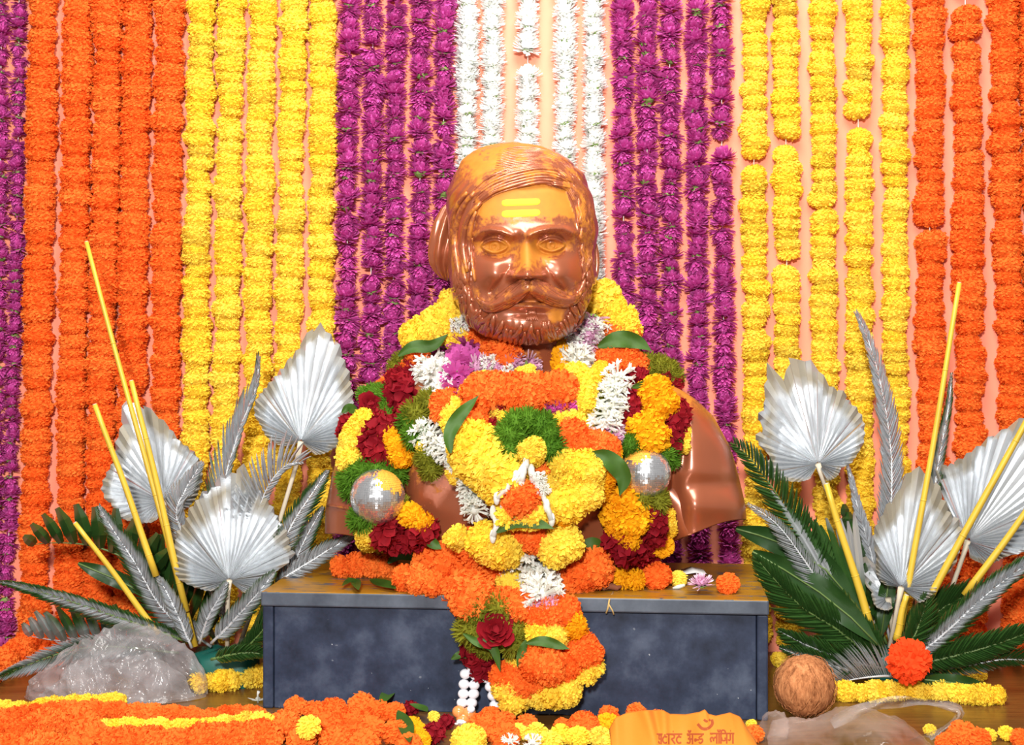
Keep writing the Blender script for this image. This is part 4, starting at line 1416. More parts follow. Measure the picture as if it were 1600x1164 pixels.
def cane(label, a, b, y0, y1, r=4.2):
    mb = MB(); pts = []
    for i in range(9):
        q = i / 8
        pts.append(W(a[0] + (b[0] - a[0]) * q, a[1] + (b[1] - a[1]) * q, y0 + (y1 - y0) * q) + Vector((math.sin(q * 7 + a[0]) * .0012, 0, 0)))
    mb.tube(pts, [r * HU * (.8 + .35 * i / 8) for i in range(9)], 10)
    for i in (2, 5, 7):
        mb.tube([pts[i] - (pts[i + 1] - pts[i]) * .02, pts[i], pts[i] + (pts[i + 1] - pts[i]) * .02], [r * HU * (.8 + .35 * i / 8) * k_ for k_ in (1, 1.12, 1)], 10)
    root = thing('yellow_cane', label, 'cane', pts[-1], 'yellow canes in the foliage')
    mb.obj('shaft', M['stick'], root)
    mb = MB(); d = (pts[0] - pts[1]).normalized(); mb.tube([pts[0], pts[0] + d * .0012], r * HU * .66, 10)
    o = mb.obj('cut_end', M['petiole'], root); o['label'] = 'pale cut end'


cane('tallest yellow cane leaning over the orange strings on the left', (135, 378), (306, 1010), .20, .18)
cane('shorter yellow cane crossing the tallest one over a silver fan', (206, 595), (292, 955), .15, .17, 4.8)
cane('yellow cane beside the crossed pair in front of the left silver fan', (149, 632), (245, 900), .14, .16, 4.8)
cane('shortest yellow cane above the crumpled plastic bag', (118, 817), (248, 990), .13, .17, 4.5)
cane('tallest yellow cane against orange strings right of the bust', (1500, 442), (1408, 985), .17, .18, 4.6)
cane('long yellow cane crossing the large fan at the right edge', (1640, 590), (1425, 985), .12, .17, 5.4)
cane('yellow cane parallel to the long one near the right edge', (1650, 735), (1508, 930), .12, .16, 5.2)
cane('thick yellow cane under the ragged silver fan', (1291, 756), (1362, 985), .19, .19, 6)
cane('short yellow cane below the narrow silver fan', (1416, 930), (1400, 1000), .15, .16, 5.4)


def frond(label, pts, n_, L, R_=None, wid=3.0, ang=38, spray=(1, .6), name='cycad_frond', cat='leaf', group='feathery fronds in the foliage', shape=.6, broad=False, curl=.12, seed=0, split_parts=False, end_taper=True, rach_sil=None):
    """pts: (px, py, depth) from the base to the tip; leaflets L px long on one side, R_ on the other"""
    rr_ = random.Random(seed + int(pts[0][0]))
    R_ = L if R_ is None else R_
    sp = spline(pts, 60)
    root = thing(name, label, cat, W(*pts[0]), group)
    mb = MB(); vals = []
    P2 = sp
    for sd, LL in ((-1, L), (1, R_)):
        if LL <= 0: continue
        for i in range(n_):
            q = .06 + .93 * (i + .5 + .15 * sd) / n_
            j = q * 59; b = np.array([np.interp(j, np.arange(60), P2[:, k_]) for k_ in range(3)])
            e_ = P2[min(int(j) + 2, 59)] - P2[max(int(j) - 2, 0)]
            ta = math.atan2(e_[1], e_[0])
            prof = (math.sin(math.pi * min(.98, q * .86 + .14)) ** shape if end_taper else min(1, (1.06 - q) * 4))
            l = LL * prof * rr_.uniform(.9, 1.08)
            a = ta + sd * math.radians(ang * (1.25 - .6 * q)) + rr_.uniform(-.05, .05)
            w_ = wid * (.75 + .5 * prof) * rr_.uniform(.85, 1.15)
            rows = []; vv = []
            dyo = rr_.uniform(-.004, .004)
            for u_ in (0, .3, .65, .9, 1):
                aa = a - sd * curl * u_
                x = b[0] + math.cos(aa) * l * u_; y = b[1] + math.sin(aa) * l * u_
                ww = w_ * (.55, 1, .9, .5, .12 if not broad else .4)[(0, .3, .65, .9, 1).index(u_)]
                nx_, ny_ = -math.sin(aa), math.cos(aa)
                yd = b[2] - .018 * math.sin(u_ * 2.2) * l / 60 + dyo
                ridge = W(x, y, yd - .0012 * ww)
                rows.append([W(x - nx_ * ww * .5, y - ny_ * ww * .5, yd), ridge, W(x + nx_ * ww * .5, y + ny_ * ww * .5, yd + .001)])
                vv += [spray[0] + (spray[1] - spray[0]) * u_] * 3
            if split_parts:
                m1 = MB(); m1.grid(rows); link('leaflet', spray_attr(m1.mesh('leaflet', M['frond'], False), vv), root)
            else:
                mb.grid(rows); vals += vv
    if not split_parts:
        o = link('leaflets', spray_attr(mb.mesh('leaflets', M['frond'], False), vals), root); o['kind'] = 'stuff'
    mb = MB(); mb.tube([W(*sp[i]) + Vector((0, -.0015, 0)) for i in range(0, 60, 4)] + [W(*sp[59])], [.0030 * (1 - .8 * i / 15) for i in range(16)], 6)
    sil = rach_sil if rach_sil is not None else spray[0] > .6
    mb.obj('rachis', M['rachis_s' if sil else 'rachis'], root)
    return root


# left arrangement
frond('tall silver feather frond against the yellow strings beside the highest fan', [(350, 1000, .25), (345, 800, .28), (368, 690, .29), (398, 610, .29), (406, 556, .30)], 62, 74, 26, 3.2, 26, (1, .35), shape=.5)
frond('silver frond with green tips leaning out behind the shortest cane', [(330, 1010, .22), (257, 954, .19), (208, 874, .18), (172, 820, .18), (154, 790, .19)], 58, 40, 40, 3.4, 42, (1.05, .15))
frond('slim silver frond between two yellow canes and the plastic bag', [(300, 1012, .17), (280, 965, .16), (258, 920, .16), (244, 898, .17)], 34, 24, 24, 2.6, 40, (1, .45))
frond('small silver frond behind the front fan leaf', [(300, 860, .24), (276, 805, .22), (290, 765, .22), (316, 722, .23)], 36, 34, 30, 2.8, 40, (1, .6))
frond('short silver frond at the foot of the front fan', [(312, 1005, .16), (325, 965, .145), (345, 930, .14), (355, 910, .14)], 30, 28, 22, 2.8, 42, (1, .3))
frond('silver frond reaching from the foot of the front fan to the pedestal', [(330, 1005, .14), (360, 975, .13), (400, 930, .12), (430, 893, .13)], 42, 34, 30, 2.8, 40, (1, .4))
frond('curved silver frond below the highest fan leaf', [(400, 900, .22), (405, 800, .21), (424, 752, .20), (448, 726, .20), (474, 722, .20)], 34, 66, 18, 3.4, 50, (1, .75), end_taper=False)
frond('silver frond pointing at the sleeve of the bust', [(420, 900, .2), (455, 822, .2), (485, 775, .2), (512, 735, .21)], 40, 30, 38, 3.0, 42, (1, .1))
frond('dark silvery frond rising behind the pedestal corner', [(420, 960, .22), (455, 890, .22), (478, 840, .22), (505, 792, .23)], 40, 34, 34, 3.0, 40, (.95, .2))
frond('silver frond beneath the sleeve of the bust', [(440, 905, .2), (480, 880, .2), (520, 855, .2), (552, 838, .21)], 34, 28, 26, 2.8, 42, (1, .5))
frond('long green frond stretching to the left edge over the bag', [(300, 1005, .2), (225, 978, .16), (104, 937, .12), (30, 915, .12), (-10, 908, .13)], 74, 34, 26, 3.2, 40, (.75, .05), rach_sil=False)
frond('low green frond drooping left behind the plastic bag', [(280, 1020, .22), (180, 1010, .2), (110, 1016, .17), (40, 1040, .15), (-15, 1062, .15)], 60, 40, 30, 3.4, 44, (.35, .75), rach_sil=False)
frond('dark green palm leaf of broad strips above the shortest cane', [(240, 920, .25), (200, 875, .25), (140, 852, .25), (80, 848, .25), (46, 852, .26)], 10, 0, 66, 19, 78, (.05, .0), 'palm_leaf', shape=.45, broad=True, split_parts=True, group=None, rach_sil=False)
frond('silvery striped palm leaf behind the bag', [(250, 1010, .25), (200, 1006, .25), (150, 1003, .25), (85, 1000, .25), (40, 992, .26)], 11, 0, 66, 14, 74, (.55, .35), 'palm_leaf', shape=.45, broad=True, split_parts=True, group=None, rach_sil=True)
frond('green palm leaf of upright strips under the left silver fan', [(340, 1000, .29), (290, 960, .29), (250, 925, .29), (205, 880, .29)], 10, 0, 95, 15, 70, (.1, .0), 'palm_leaf', shape=.4, broad=True, split_parts=True, group=None)
frond('bright green frond standing close against the pedestal side', [(385, 1025, .17), (402, 990, .16), (416, 955, .15), (424, 925, .15)], 14, 34, 22, 7, 24, (.0, .0), shape=.5)
frond('fine green frond low beside the pedestal', [(360, 1030, .16), (385, 1012, .14), (410, 985, .13), (424, 960, .13)], 26, 28, 24, 2.6, 44, (.1, .4))
frond('dark green frond lying flat over the yellow string left of the pedestal', [(330, 1030, .12), (365, 1022, .11), (400, 1020, .11), (424, 1030, .11)], 30, 22, 20, 3, 46, (.0, .15))

# right arrangement
frond('tallest silver feather frond against yellow strings right of the bust', [(1392, 1000, .26), (1390, 850, .28), (1393, 720, .29), (1378, 610, .29), (1356, 530, .30), (1337, 486, .30)], 84, 44, 44, 3.2, 33, (1, .55), shape=.5)
frond('slim silver feather frond between orange strings and a tall cane', [(1440, 980, .27), (1455, 800, .28), (1470, 700, .28), (1482, 635, .29), (1487, 582, .29)], 60, 36, 34, 2.8, 28, (.9, .2), shape=.55)
frond('silver frond rising below the ragged fan leaf', [(1390, 1000, .24), (1362, 870, .24), (1342, 800, .24), (1325, 730, .25), (1318, 722, .25)], 54, 26, 30, 3.2, 30, (1, .6))
frond('wiry silver frond arching towards the bust sleeve', [(1350, 1000, .2), (1300, 940, .18), (1260, 880, .17), (1215, 820, .17), (1168, 786, .18)], 56, 36, 24, 2.2, 46, (.8, .5), rach_sil=True)
frond('green frond arching over the sleeve right of the bust', [(1330, 980, .23), (1275, 880, .21), (1225, 790, .2), (1180, 725, .2), (1146, 690, .21)], 44, 44, 48, 4.2, 52, (.0, .05), shape=.45)
root = thing('palm_leaf', 'palm leaf of green and white upright strips under the ragged fan', 'leaf', W(1385, 1010, .27))
rr = random.Random(31)
for i in range(13):
    f = i / 12; bx, by = 1290 + 62 * f, 905 + 62 * f; tx, ty = 1208 + 128 * f + rr.uniform(-3, 3), 772 + 26 * math.sin(f * 3) + 30 * f + rr.uniform(-6, 6)
    rows = []; vv = []
    for q in (0, .3, .6, .85, 1):
        x, y = bx + (tx - bx) * q, by + (ty - by) * q - 6 * math.sin(q * 3); w_ = 11 * (.6, 1, 1, .85, .3)[(0, .3, .6, .85, 1).index(q)]; yd = .205 - .012 * q + .006 * (i % 2)
        rows.append([W(x - w_ / 2, y, yd), W(x, y, yd - .004), W(x + w_ / 2, y, yd)])
        vv += [.55 + .35 * math.sin(q * 3.2 + i * .4)] * 3
    m1 = MB(); m1.grid(rows); link('leaflet', spray_attr(m1.mesh('leaflet', M['frond'], False), vv), root)
mb = MB(); mb.tube([W(1385, 1010, .27), W(1352, 967, .207), W(1290, 905, .207)], [.004, .003, .002], 6); mb.obj('rachis', M['rachis'], root)
frond('green palm leaf with broad strips beside the thick cane', [(1385, 1005, .25), (1355, 930, .25), (1335, 860, .25), (1318, 800, .25)], 9, 20, 50, 17, 26, (.0, .0), 'palm_leaf', shape=.4, broad=True, split_parts=True, group=None)
frond('silver frond spreading low towards the right edge', [(1420, 1035, .16), (1480, 985, .14), (1540, 930, .12), (1605, 880, .12), (1640, 855, .13)], 66, 46, 40, 3.6, 36, (1.0, .05))
frond('green frond reaching right below the low silver one', [(1420, 1040, .17), (1490, 1025, .15), (1560, 1005, .13), (1640, 975, .13)], 46, 44, 34, 4.6, 44, (.25, .0), rach_sil=False)
frond('dark green frond at floor level near the right edge', [(1440, 1048, .18), (1510, 1040, .16), (1570, 1030, .15), (1640, 1035, .15)], 44, 38, 24, 3.0, 48, (.2, .4), rach_sil=True)
frond('comb-like silver frond spread above the yellow string', [(1405, 1058, .14), (1380, 1056, .13), (1340, 1060, .13), (1290, 1070, .13)], 34, 0, 72, 2.4, 62, (.9, .25), shape=.35, rach_sil=True)
frond('dark frond bowing left to the pedestal side', [(1380, 1045, .17), (1320, 1030, .15), (1265, 1010, .14), (1216, 985, .14)], 44, 38, 34, 3.2, 44, (.4, .05), rach_sil=True)
frond('dark green frond filling the centre right of the pedestal', [(1390, 1035, .2), (1340, 985, .19), (1290, 930, .19), (1262, 915, .2), (1240, 905, .2)], 36, 50, 50, 6, 40, (.0, .1))
frond('dark green frond leaning on the pedestal corner', [(1375, 1040, .18), (1310, 985, .17), (1255, 950, .16), (1210, 905, .15), (1180, 870, .15)], 40, 58, 52, 5, 40, (.1, .2))
frond('green frond behind the narrow silver fan', [(1400, 1030, .22), (1440, 975, .23), (1490, 940, .23), (1540, 920, .24)], 28, 54, 46, 6, 36, (.0, .05))
frond('fine green frond beside the short cane', [(1405, 1030, .15), (1425, 1000, .14), (1440, 965, .14), (1450, 930, .15)], 30, 38, 40, 3, 40, (.35, .1))
frond('short silvery frond by the coconut at the right of the pedestal', [(1340, 1050, .13), (1300, 1040, .12), (1260, 1028, .12), (1218, 1012, .12)], 34, 22, 30, 2.4, 46, (.5, .1), rach_sil=True)


def big_leaf(label, pts, wid, y, mat='dark_leaf'):
    mb = leaf_mesh([W(x, yp, y + .01 * math.sin(i)) for i, (x, yp) in enumerate(pts)], wid * HU, .2)
    root = thing('broad_leaf', label, 'leaf', W(*pts[-1], y), 'broad dark leaves in the foliage')
    mb.obj('blade', M[mat], root)
    mb = MB(); mb.tube([W(x, yp, y - .002 + .01 * math.sin(i)) for i, (x, yp) in enumerate(pts)], .0018, 5); mb.obj('midrib', M['rachis'], root)


big_leaf('dark lance-shaped leaf above the plastic bag', [(122, 880), (150, 892), (182, 905), (230, 930)], 26, .22)
big_leaf('dark broad leaf just under the bust sleeve on the right', [(1150, 826), (1185, 836), (1230, 852), (1290, 890), (1350, 960)], 44, .2)
big_leaf('long dark leaf sweeping from the pedestal corner to the foam', [(1176, 862), (1225, 890), (1280, 925), (1330, 965), (1376, 1012)], 46, .155)
big_leaf('upright dark leaf behind the narrow silver fan', [(1392, 880), (1385, 935), (1376, 1000)], 26, .2)
big_leaf('dark leaf lying over the end of the yellow string at right', [(1555, 1085), (1520, 1072), (1480, 1066), (1430, 1060)], 26, .1)

for lab, c_ in (('green-wrapped foam block holding the foliage left of the pedestal', FOAM_L), ('dark green foam block holding the foliage right of the pedestal', FOAM_R)):
    mb = MB()
    rows = []
    for z, s_ in ((0, 1), (.02, 1.03), (.05, 1), (.062, .9), (.066, .5), (.066, .02)):
        rows.append([Vector((c_.x + (.062 * s_) * math.copysign(abs(math.cos(a)) ** .5, math.cos(a)), .235 + .05 * s_ * math.copysign(abs(math.sin(a)) ** .5, math.sin(a)), z + .002 * math.sin(a * 7))) for a in [2 * math.pi * k_ / 36 for k_ in range(36)]])
    mb.grid(rows, 0, True)
    root = thing('floral_foam', lab, 'foam block', (c_.x, .235, 0)); mb.obj('wrapped_block', M['foil'], root)
o = flower('X', W(1420, 1033, .08), 33 * HU, (0, -1, .25), None, random.Random(4), .95, 'scarlet_marigold')
tag(o, 'single large red-orange marigold tucked among the fronds right of the pedestal', 'flower')

# ---------------------------------------------------------------- flower strings and heaps on the floor
def floor_rope(name, label, kind, pts, r, group=None, seed=0, lift=0.0):
    rr_ = random.Random(seed); rad = r * PXM(0.0)
    sp = spline(pts, 80)
    P3 = [W(q[0], q[1], floor_y(q[1], rad * .8 + lift)) for q in sp]
    root = thing(name, label, 'garland', (P3[0].x, P3[0].y, 0), group)
    L = np.r_[0, np.cumsum([(P3[i + 1] - P3[i]).length for i in range(79)])]; A_ = np.array([list(p) for p in P3])
    for q in np.linspace(0, L[-1], int(L[-1] / (rad * .85)) + 1):
        p = Vector([np.interp(q, L, A_[:, a]) for a in range(3)])
        t = Vector([np.interp(min(q + rad, L[-1]), L, A_[:, a]) - np.interp(max(q - rad, 0), L, A_[:, a]) for a in range(3)]).normalized()
        t = (t + Vector((rr_.uniform(-.3, .3), rr_.uniform(-.6, 0), rr_.uniform(0, .5)))).normalized()
        flower(kind, p + Vector((rr_.uniform(-1, 1), rr_.uniform(-1, 1), 0)) * rad * .2, rad * rr_.uniform(.82, 1.15), t, root, rr_, .9)
    mb = MB(); mb.tube([P3[i] for i in range(0, 80, 6)], .0011, 5); mb.obj('thread', M['thread'], root)
    return root


ym, om = 'yellow_marigold_garland', 'orange_marigold_garland'
floor_rope(ym, 'yellow marigold string on the floor between the bag and the pedestal', 'Y', [(312, 1068), (350, 1064), (390, 1060), (428, 1052)], 20, seed=1)
floor_rope(ym, 'yellow marigold string on the floor between foliage and the clear bag', 'Y', [(1302, 1080), (1350, 1082), (1400, 1080), (1440, 1078), (1480, 1080), (1520, 1086), (1556, 1086)], 18, seed=2)
floor_rope(ym, 'yellow marigold string half hidden behind fronds near the coconut', 'Y', [(1215, 1030), (1240, 1038), (1262, 1042), (1275, 1045)], 16, seed=3)
floor_rope(ym, 'yellow marigold tail lying behind the dark leaf at right', 'Y', [(1485, 1056), (1512, 1052), (1535, 1056)], 11, seed=4)
floor_rope(ym, 'thin yellow marigold string along the front of the crumpled bag', 'Y', [(-10, 1106), (40, 1106), (85, 1100), (135, 1096), (190, 1094)], 12, seed=5)
floor_rope(om, 'orange marigold string in front of the thin yellow one by the bag', 'O', [(-10, 1128), (50, 1118), (105, 1110), (170, 1112), (240, 1117), (300, 1122), (335, 1126)], 17, seed=6)
floor_rope(ym, 'wavy yellow marigold string running through the orange heap at front left', 'Y', [(152, 1137), (195, 1135), (243, 1138), (295, 1136), (347, 1133), (395, 1126), (414, 1132)], 15, seed=7, lift=.014)
floor_rope(om, 'thick orange marigold string nearest the camera at front left', 'O', [(-10, 1152), (45, 1140), (95, 1132), (130, 1140), (150, 1158), (200, 1164), (270, 1160), (340, 1156), (410, 1152)], 24, seed=8)
floor_rope(om, 'orange marigold string filling the very corner at front left', 'O', [(-10, 1172), (60, 1170), (130, 1176)], 24, seed=9, lift=.0)
floor_rope(om, 'short orange marigold string beside the white fallen flower', 'O', [(332, 1120), (358, 1114), (385, 1112), (405, 1118)], 13, seed=10)

heap = [('O', q) for q in ((462, 1104, 18), (490, 1108, 16), (520, 1110, 23), (566, 1102, 22), (590, 1112, 20), (616, 1114, 18), (442, 1134, 26), (508, 1132, 27), (552, 1132, 28), (617, 1144, 20), (580, 1140, 22),
                (525, 1158, 24), (420, 1154, 22), (470, 1158, 22), (570, 1162, 22), (640, 1164, 18), (757, 1136, 24), (768, 1120, 18), (788, 1128, 18), (823, 1132, 17), (878, 1134, 13), (912, 1134, 23), (952, 1118, 17), (995, 1114, 17), (790, 1152, 22), (1030, 1124, 16))]
heap += [('Y', q) for q in ((732, 1158, 26), (838, 1146, 18), (875, 1148, 17), (904, 1152, 18), (938, 1152, 18), (860, 1160, 18), (810, 1144, 14), (960, 1158, 18))]
NUM = 'first second third fourth fifth sixth seventh eighth ninth tenth eleventh'.split()
for kd, col_ in (('O', 'orange'), ('Y', 'yellow')):
    for part_, lo_, hi_ in (('left of the white beads', 0, 700), ('right of the white beads', 700, 1300)):
        for row_, a_lo, a_hi in (('back', 0, 1122), ('middle', 1122, 1143), ('front', 1143, 1300)):
            sel = sorted(q for k_, q in heap if k_ == kd and lo_ <= q[0] < hi_ and a_lo <= q[1] < a_hi)
            for i, q in enumerate(sel):
                resting(kd, *q, f"{col_} marigold {part_}, {NUM[i]} from left in the heap's {row_} row", f'loose {col_} marigolds heaped before the pedestal')
resting('Y', 482, 1136, 18, 'yellow marigold head set among the orange heap at front left', z0=.03)
resting('A', 950, 1134, 20, 'amber marigold head touching the orange cloth bag')
resting('Y', 678, 1120, 10, 'small torn yellow marigold beside the white beads')
resting('Y', 1174, 1132, 9, 'tiny yellow marigold between the cloth bag and the knotted plastic')
resting('O', 1178, 1146, 15, 'orange marigold between the cloth bag and the knotted plastic')
resting('O', 1503, 1148, 22, 'orange marigold head beyond the handle of the clear bag')
resting('O', 1531, 1153, 17, 'second orange marigold beyond the handle of the clear bag')
resting('Y', 1546, 1148, 11, 'small yellow marigold between orange heads at front right')
resting('Y', 1573, 1146, 13, 'yellow marigold near the front right corner')
resting('O', 1598, 1156, 18, 'orange marigold cut by the right edge of the picture')
resting('Y', 1453, 1140, 10, 'small yellow marigold inside the loop of the clear handle')
resting('O', 1478, 1160, 16, 'orange marigold under the handle of the clear bag')
resting('R', 677, 1146, 18, 'crumpled dark red rose petals beside the lowest white beads')
resting('R', 698, 1128, 13, 'small wad of red petals behind the orange beads')
resting('R', 642, 1106, 13, 'dried dark red petals behind the fallen leaf at the pedestal foot')
resting('R', 412, 1138, 9, 'tiny wad of dark red petals at the end of the wavy yellow string')
floor_rope('amber_marigold_garland', 'short amber marigold string beside the red petals at front', 'A', [(646, 1132), (652, 1146), (664, 1160)], 13, seed=12)
resting('W', 797, 1158, 14, 'loose white petals beside the yellow marigold under the beads', z0=.03)
resting('W', 832, 1160, 15, 'loose white petals in the middle of the front yellow heap', z0=.02)
flat_leaf([(590, 1106), (602, 1092), (614, 1076)], 20, 'curled green leaf standing in the orange heap', .02, seed=3)
flat_leaf([(622, 1110), (632, 1132), (640, 1160)], 22, 'green leaf hanging beside the amber string at front', .02, seed=4)
flat_leaf([(640, 1100), (655, 1106), (668, 1112)], 14, 'dry olive leaf behind the torn yellow marigold', .012, seed=5)

# fallen star-shaped flower
mb = MB(); y_ = floor_y(1095, .004); c_ = W(403, 1095, y_)
for k_ in range(5):
    a = k_ * 1.2566 + .5; h_ = Vector((math.cos(a), math.sin(a), .25)); s_ = Vector((-math.sin(a), math.cos(a), 0))
    mb.grid([[c_ - s_ * .002, c_ + s_ * .002], [c_ + h_ * .009 - s_ * .0045, c_ + h_ * .009 + s_ * .0045], [c_ + h_ * .019 - s_ * .0006, c_ + h_ * .019 + s_ * .0006]])
mb.tube([c_ - Vector((0, 0, .003)), c_ + Vector((.0, -.002, .012)), c_ + Vector((.002, -.004, .018))], [.002, .002, .003], 6)
tag(mb.obj('jasmine_flower', M['bud']), 'fallen white star-shaped flower on the brown floor beside the pedestal', 'flower')

# coconut
n = NT('coconut_fibre')
nz = n.noise(30, 5, stretch=(5, 5, 1.3), rough=.7)
n.set(color=n.ramp(nz, [(.3, (.16, .05, .016)), (.55, (.48, .19, .075)), (.8, (.66, .32, .14))]), rough=.85, spec=.1); n.bump(nz, .7, .004)
M['coir'] = n.mat
cy = floor_y(1128, 0) + .045
cc = W(1258, 1092, cy)
root = thing('coconut', 'brown hairy coconut on the floor against the pedestal end', 'coconut', (cc.x, cc.y, 0))
mb = MB(); mb.sphere((cc.x, cc.y, .052), (.051, .048, .052), 36, 24, fn=lambda d: 1 + .04 * mnoise.noise(d * 3) + .05 * max(0, -d.x) ** 2)
mb.obj('husk', M['coir'], root)
mb = MB(); rr = random.Random(5)
for k_ in range(150):
    a = rr.uniform(0, 6.28); ph = rr.uniform(.3, 2.7); pts = []
    tl = rr.uniform(-.5, .5)
    for i in range(7):
        q = ph + i * .11; aa = a + tl * i * .14
        pts.append(Vector((cc.x, cc.y, .052)) + Vector((math.sin(q) * math.cos(aa), math.sin(q) * math.sin(aa), math.cos(q))) * (.0535 + rr.uniform(-.001, .003) + .002 * (i == 6)))
    mb.tube(pts, .00045, 4)
o = mb.obj('fibres', M['coir'], root); o['kind'] = 'stuff'

# ---------------------------------------------------------------- clear plastic bags
def film(name, white, fac, scale):
    n = NT(name)
    lw = n.new('ShaderNodeLayerWeight'); lw.inputs[0].default_value = .3
    tc = n.new('ShaderNodeTexCoord')
    wp = n.new('ShaderNodeTexNoise'); wp.inputs['Scale'].default_value = scale * .5
    n.link(tc.outputs['Object'], wp.inputs['Vector'])
    ad = n.new('ShaderNodeVectorMath', operation='MULTIPLY_ADD'); ad.inputs[1].default_value = (.09, .09, .09)
    n.link(wp.outputs['Color'], ad.inputs[0]); n.link(tc.outputs['Object'], ad.inputs[2])
    hs = []
    for sc_, st_v in ((scale, (1, 1, .6)), (scale * 2.3, (.6, 1, 1.4))):
        mp = n.new('ShaderNodeMapping'); mp.inputs['Scale'].default_value = st_v; mp.inputs['Rotation'].default_value = (.3, .6 * sc_, .4)
        n.link(ad.outputs[0], mp.inputs[0])
        vo = n.new('ShaderNodeTexVoronoi', feature='F1'); vo.inputs['Scale'].default_value = sc_
        n.link(mp.outputs[0], vo.inputs['Vector']); hs.append(vo.outputs['Distance'])
    hgt = n.math('ADD', hs[0], n.math('MULTIPLY', hs[1], .35))
    n.set(color=white, rough=.17, spec=.8)
    n.bump(hgt, .6, .008)
    tr = n.new('ShaderNodeBsdfTransparent')
    mx = n.new('ShaderNodeMixShader')
    f_ = n.math('ADD', n.math('MULTIPLY', lw.outputs['Facing'], .4), n.math('ADD', fac - .1, n.math('MULTIPLY', hs[0], .3)), True)
    n.link(f_, mx.inputs[0]); n.link(tr.outputs[0], mx.inputs[1]); n.link(n.b.outputs[0], mx.inputs[2]); n.link(mx.outputs[0], n.out.inputs[0])
    return n.mat


M['film'] = film('crumpled_film', (0.44, 0.42, 0.43), .15, 22)
M['film2'] = film('clear_film', (0.66, 0.52, 0.47), -.04, 9)


def ridged(v, f):
    s_ = 0; a = 1; 
    for o_ in range(4):
        s_ += a * max(0, 1 - abs(mnoise.noise(Vector((v.x * f, v.y * f, v.z * f * .7 + v.x * f * .5)))) * 2.2) ** 2; f *= 2.0; a *= .55
    return s_


def mound(outline, base, y0, y1, z_seed, amp, nx=90, ny=46):
    """lump of film: outline gives its top row per column, base the row where it meets the floor at the front"""
    ox = [p[0] for p in outline]; oy = [p[1] for p in outline]
    rows = []
    for j in range(ny + 1):
        t = j / ny; row = []
        for i in range(nx + 1):
            s_ = i / nx; x = ox[0] + (ox[-1] - ox[0]) * s_
            ty = np.interp(x, ox, oy); ym_ = (y0 + y1) / 2
            edge = math.sin(math.pi * min(max(s_, .003), .997)) ** .45
            ht = max(.004, W(x, ty, ym_).z)
            a = math.pi * t
            y = ym_ - math.cos(a) * (y1 - y0) / 2 * edge
            z = ht * math.sin(a) ** .75
            p = W(x, 0, ym_); v = Vector((p.x, y, z))
            d = Vector((.3 * (s_ - .5), -math.cos(a), math.sin(a)))
            v += d * ((ridged(v * 1.0 + Vector((z_seed, 0, 0)), 8) - .8) * amp * min(1, z / .02 + .1))
            v.z = max(v.z, .0015)
            row.append(v)
        rows.append(row)
    mb = MB(); mb.grid(rows)
    return mb


root = thing('plastic_bag', 'crumpled translucent plastic bag lying on the floor left of the pedestal', 'plastic bag', W(180, 1095, .1))
mb = mound([(40, 1092), (48, 1062), (62, 1044), (100, 1022), (150, 1002), (185, 988), (230, 986), (268, 1004), (300, 1024), (318, 1048), (323, 1085)], 1105, .06, .2, 3.1, .020, 150, 70)
mb.obj('film', M['film'], root)
mb = mound([(62, 1098), (72, 1070), (110, 1046), (160, 1030), (215, 1022), (258, 1032), (290, 1054), (305, 1095)], 1105, .08, .185, 7.7, .022, 90, 44)
mb.obj('inner_film', M['film'], root)

root = thing('plastic_carrier', 'clear plastic carrier bag with looped handle at front right', 'plastic bag', W(1320, 1150, -.2))
mb = mound([(1198, 1150), (1212, 1132), (1240, 1130), (1290, 1132), (1320, 1112), (1345, 1108), (1380, 1118), (1410, 1128), (1440, 1150), (1452, 1164)], 1170, -.27, -.09, 1.3, .010, 80, 40)
mb.obj('body', M['film2'], root)
ys = -.14
kn = []
mb = MB(); mb.sphere(W(1210, 1136, ys), (.024, .02, .026), 22, 14, fn=lambda d: 1 + .25 * mnoise.noise(d * 3.5))
mb.obj('knot', M['film2'], root)
mb = MB(); rows = []
path = spline([(1300, 1132), (1335, 1112), (1375, 1100), (1420, 1096), (1462, 1099), (1492, 1106), (1500, 1116), (1488, 1130), (1462, 1146), (1432, 1160), (1410, 1166)], 46)
for i, q in enumerate(path):
    w_ = 12 + 4 * math.sin(i * .5) + 8 * math.exp(-((i - 8) / 8) ** 2)
    t = path[min(i + 1, 45)] - path[max(i - 1, 0)]; nn = np.array([-t[1], t[0]]) / (np.linalg.norm(t) + 1e-6)
    row = []
    for k_ in range(7):
        f_ = k_ / 6 - .5
        row.append(W(q[0] + nn[0] * f_ * w_, q[1] + nn[1] * f_ * w_, ys + .012 * math.cos(f_ * 5 + i * .3) + .004 * math.sin(i * 1.3 + k_)))
    rows.append(row)
mb.grid(rows); mb.obj('handle', M['film'], root)

# ---------------------------------------------------------------- orange cloth bag with printed words
M['cloth'] = plain('orange_cloth', (0.60, 0.185, 0.008), .75, var=.06, scale=200)
M['print'] = plain('printed_ink', (0.30, 0.05, 0.004), .8, var=.05)


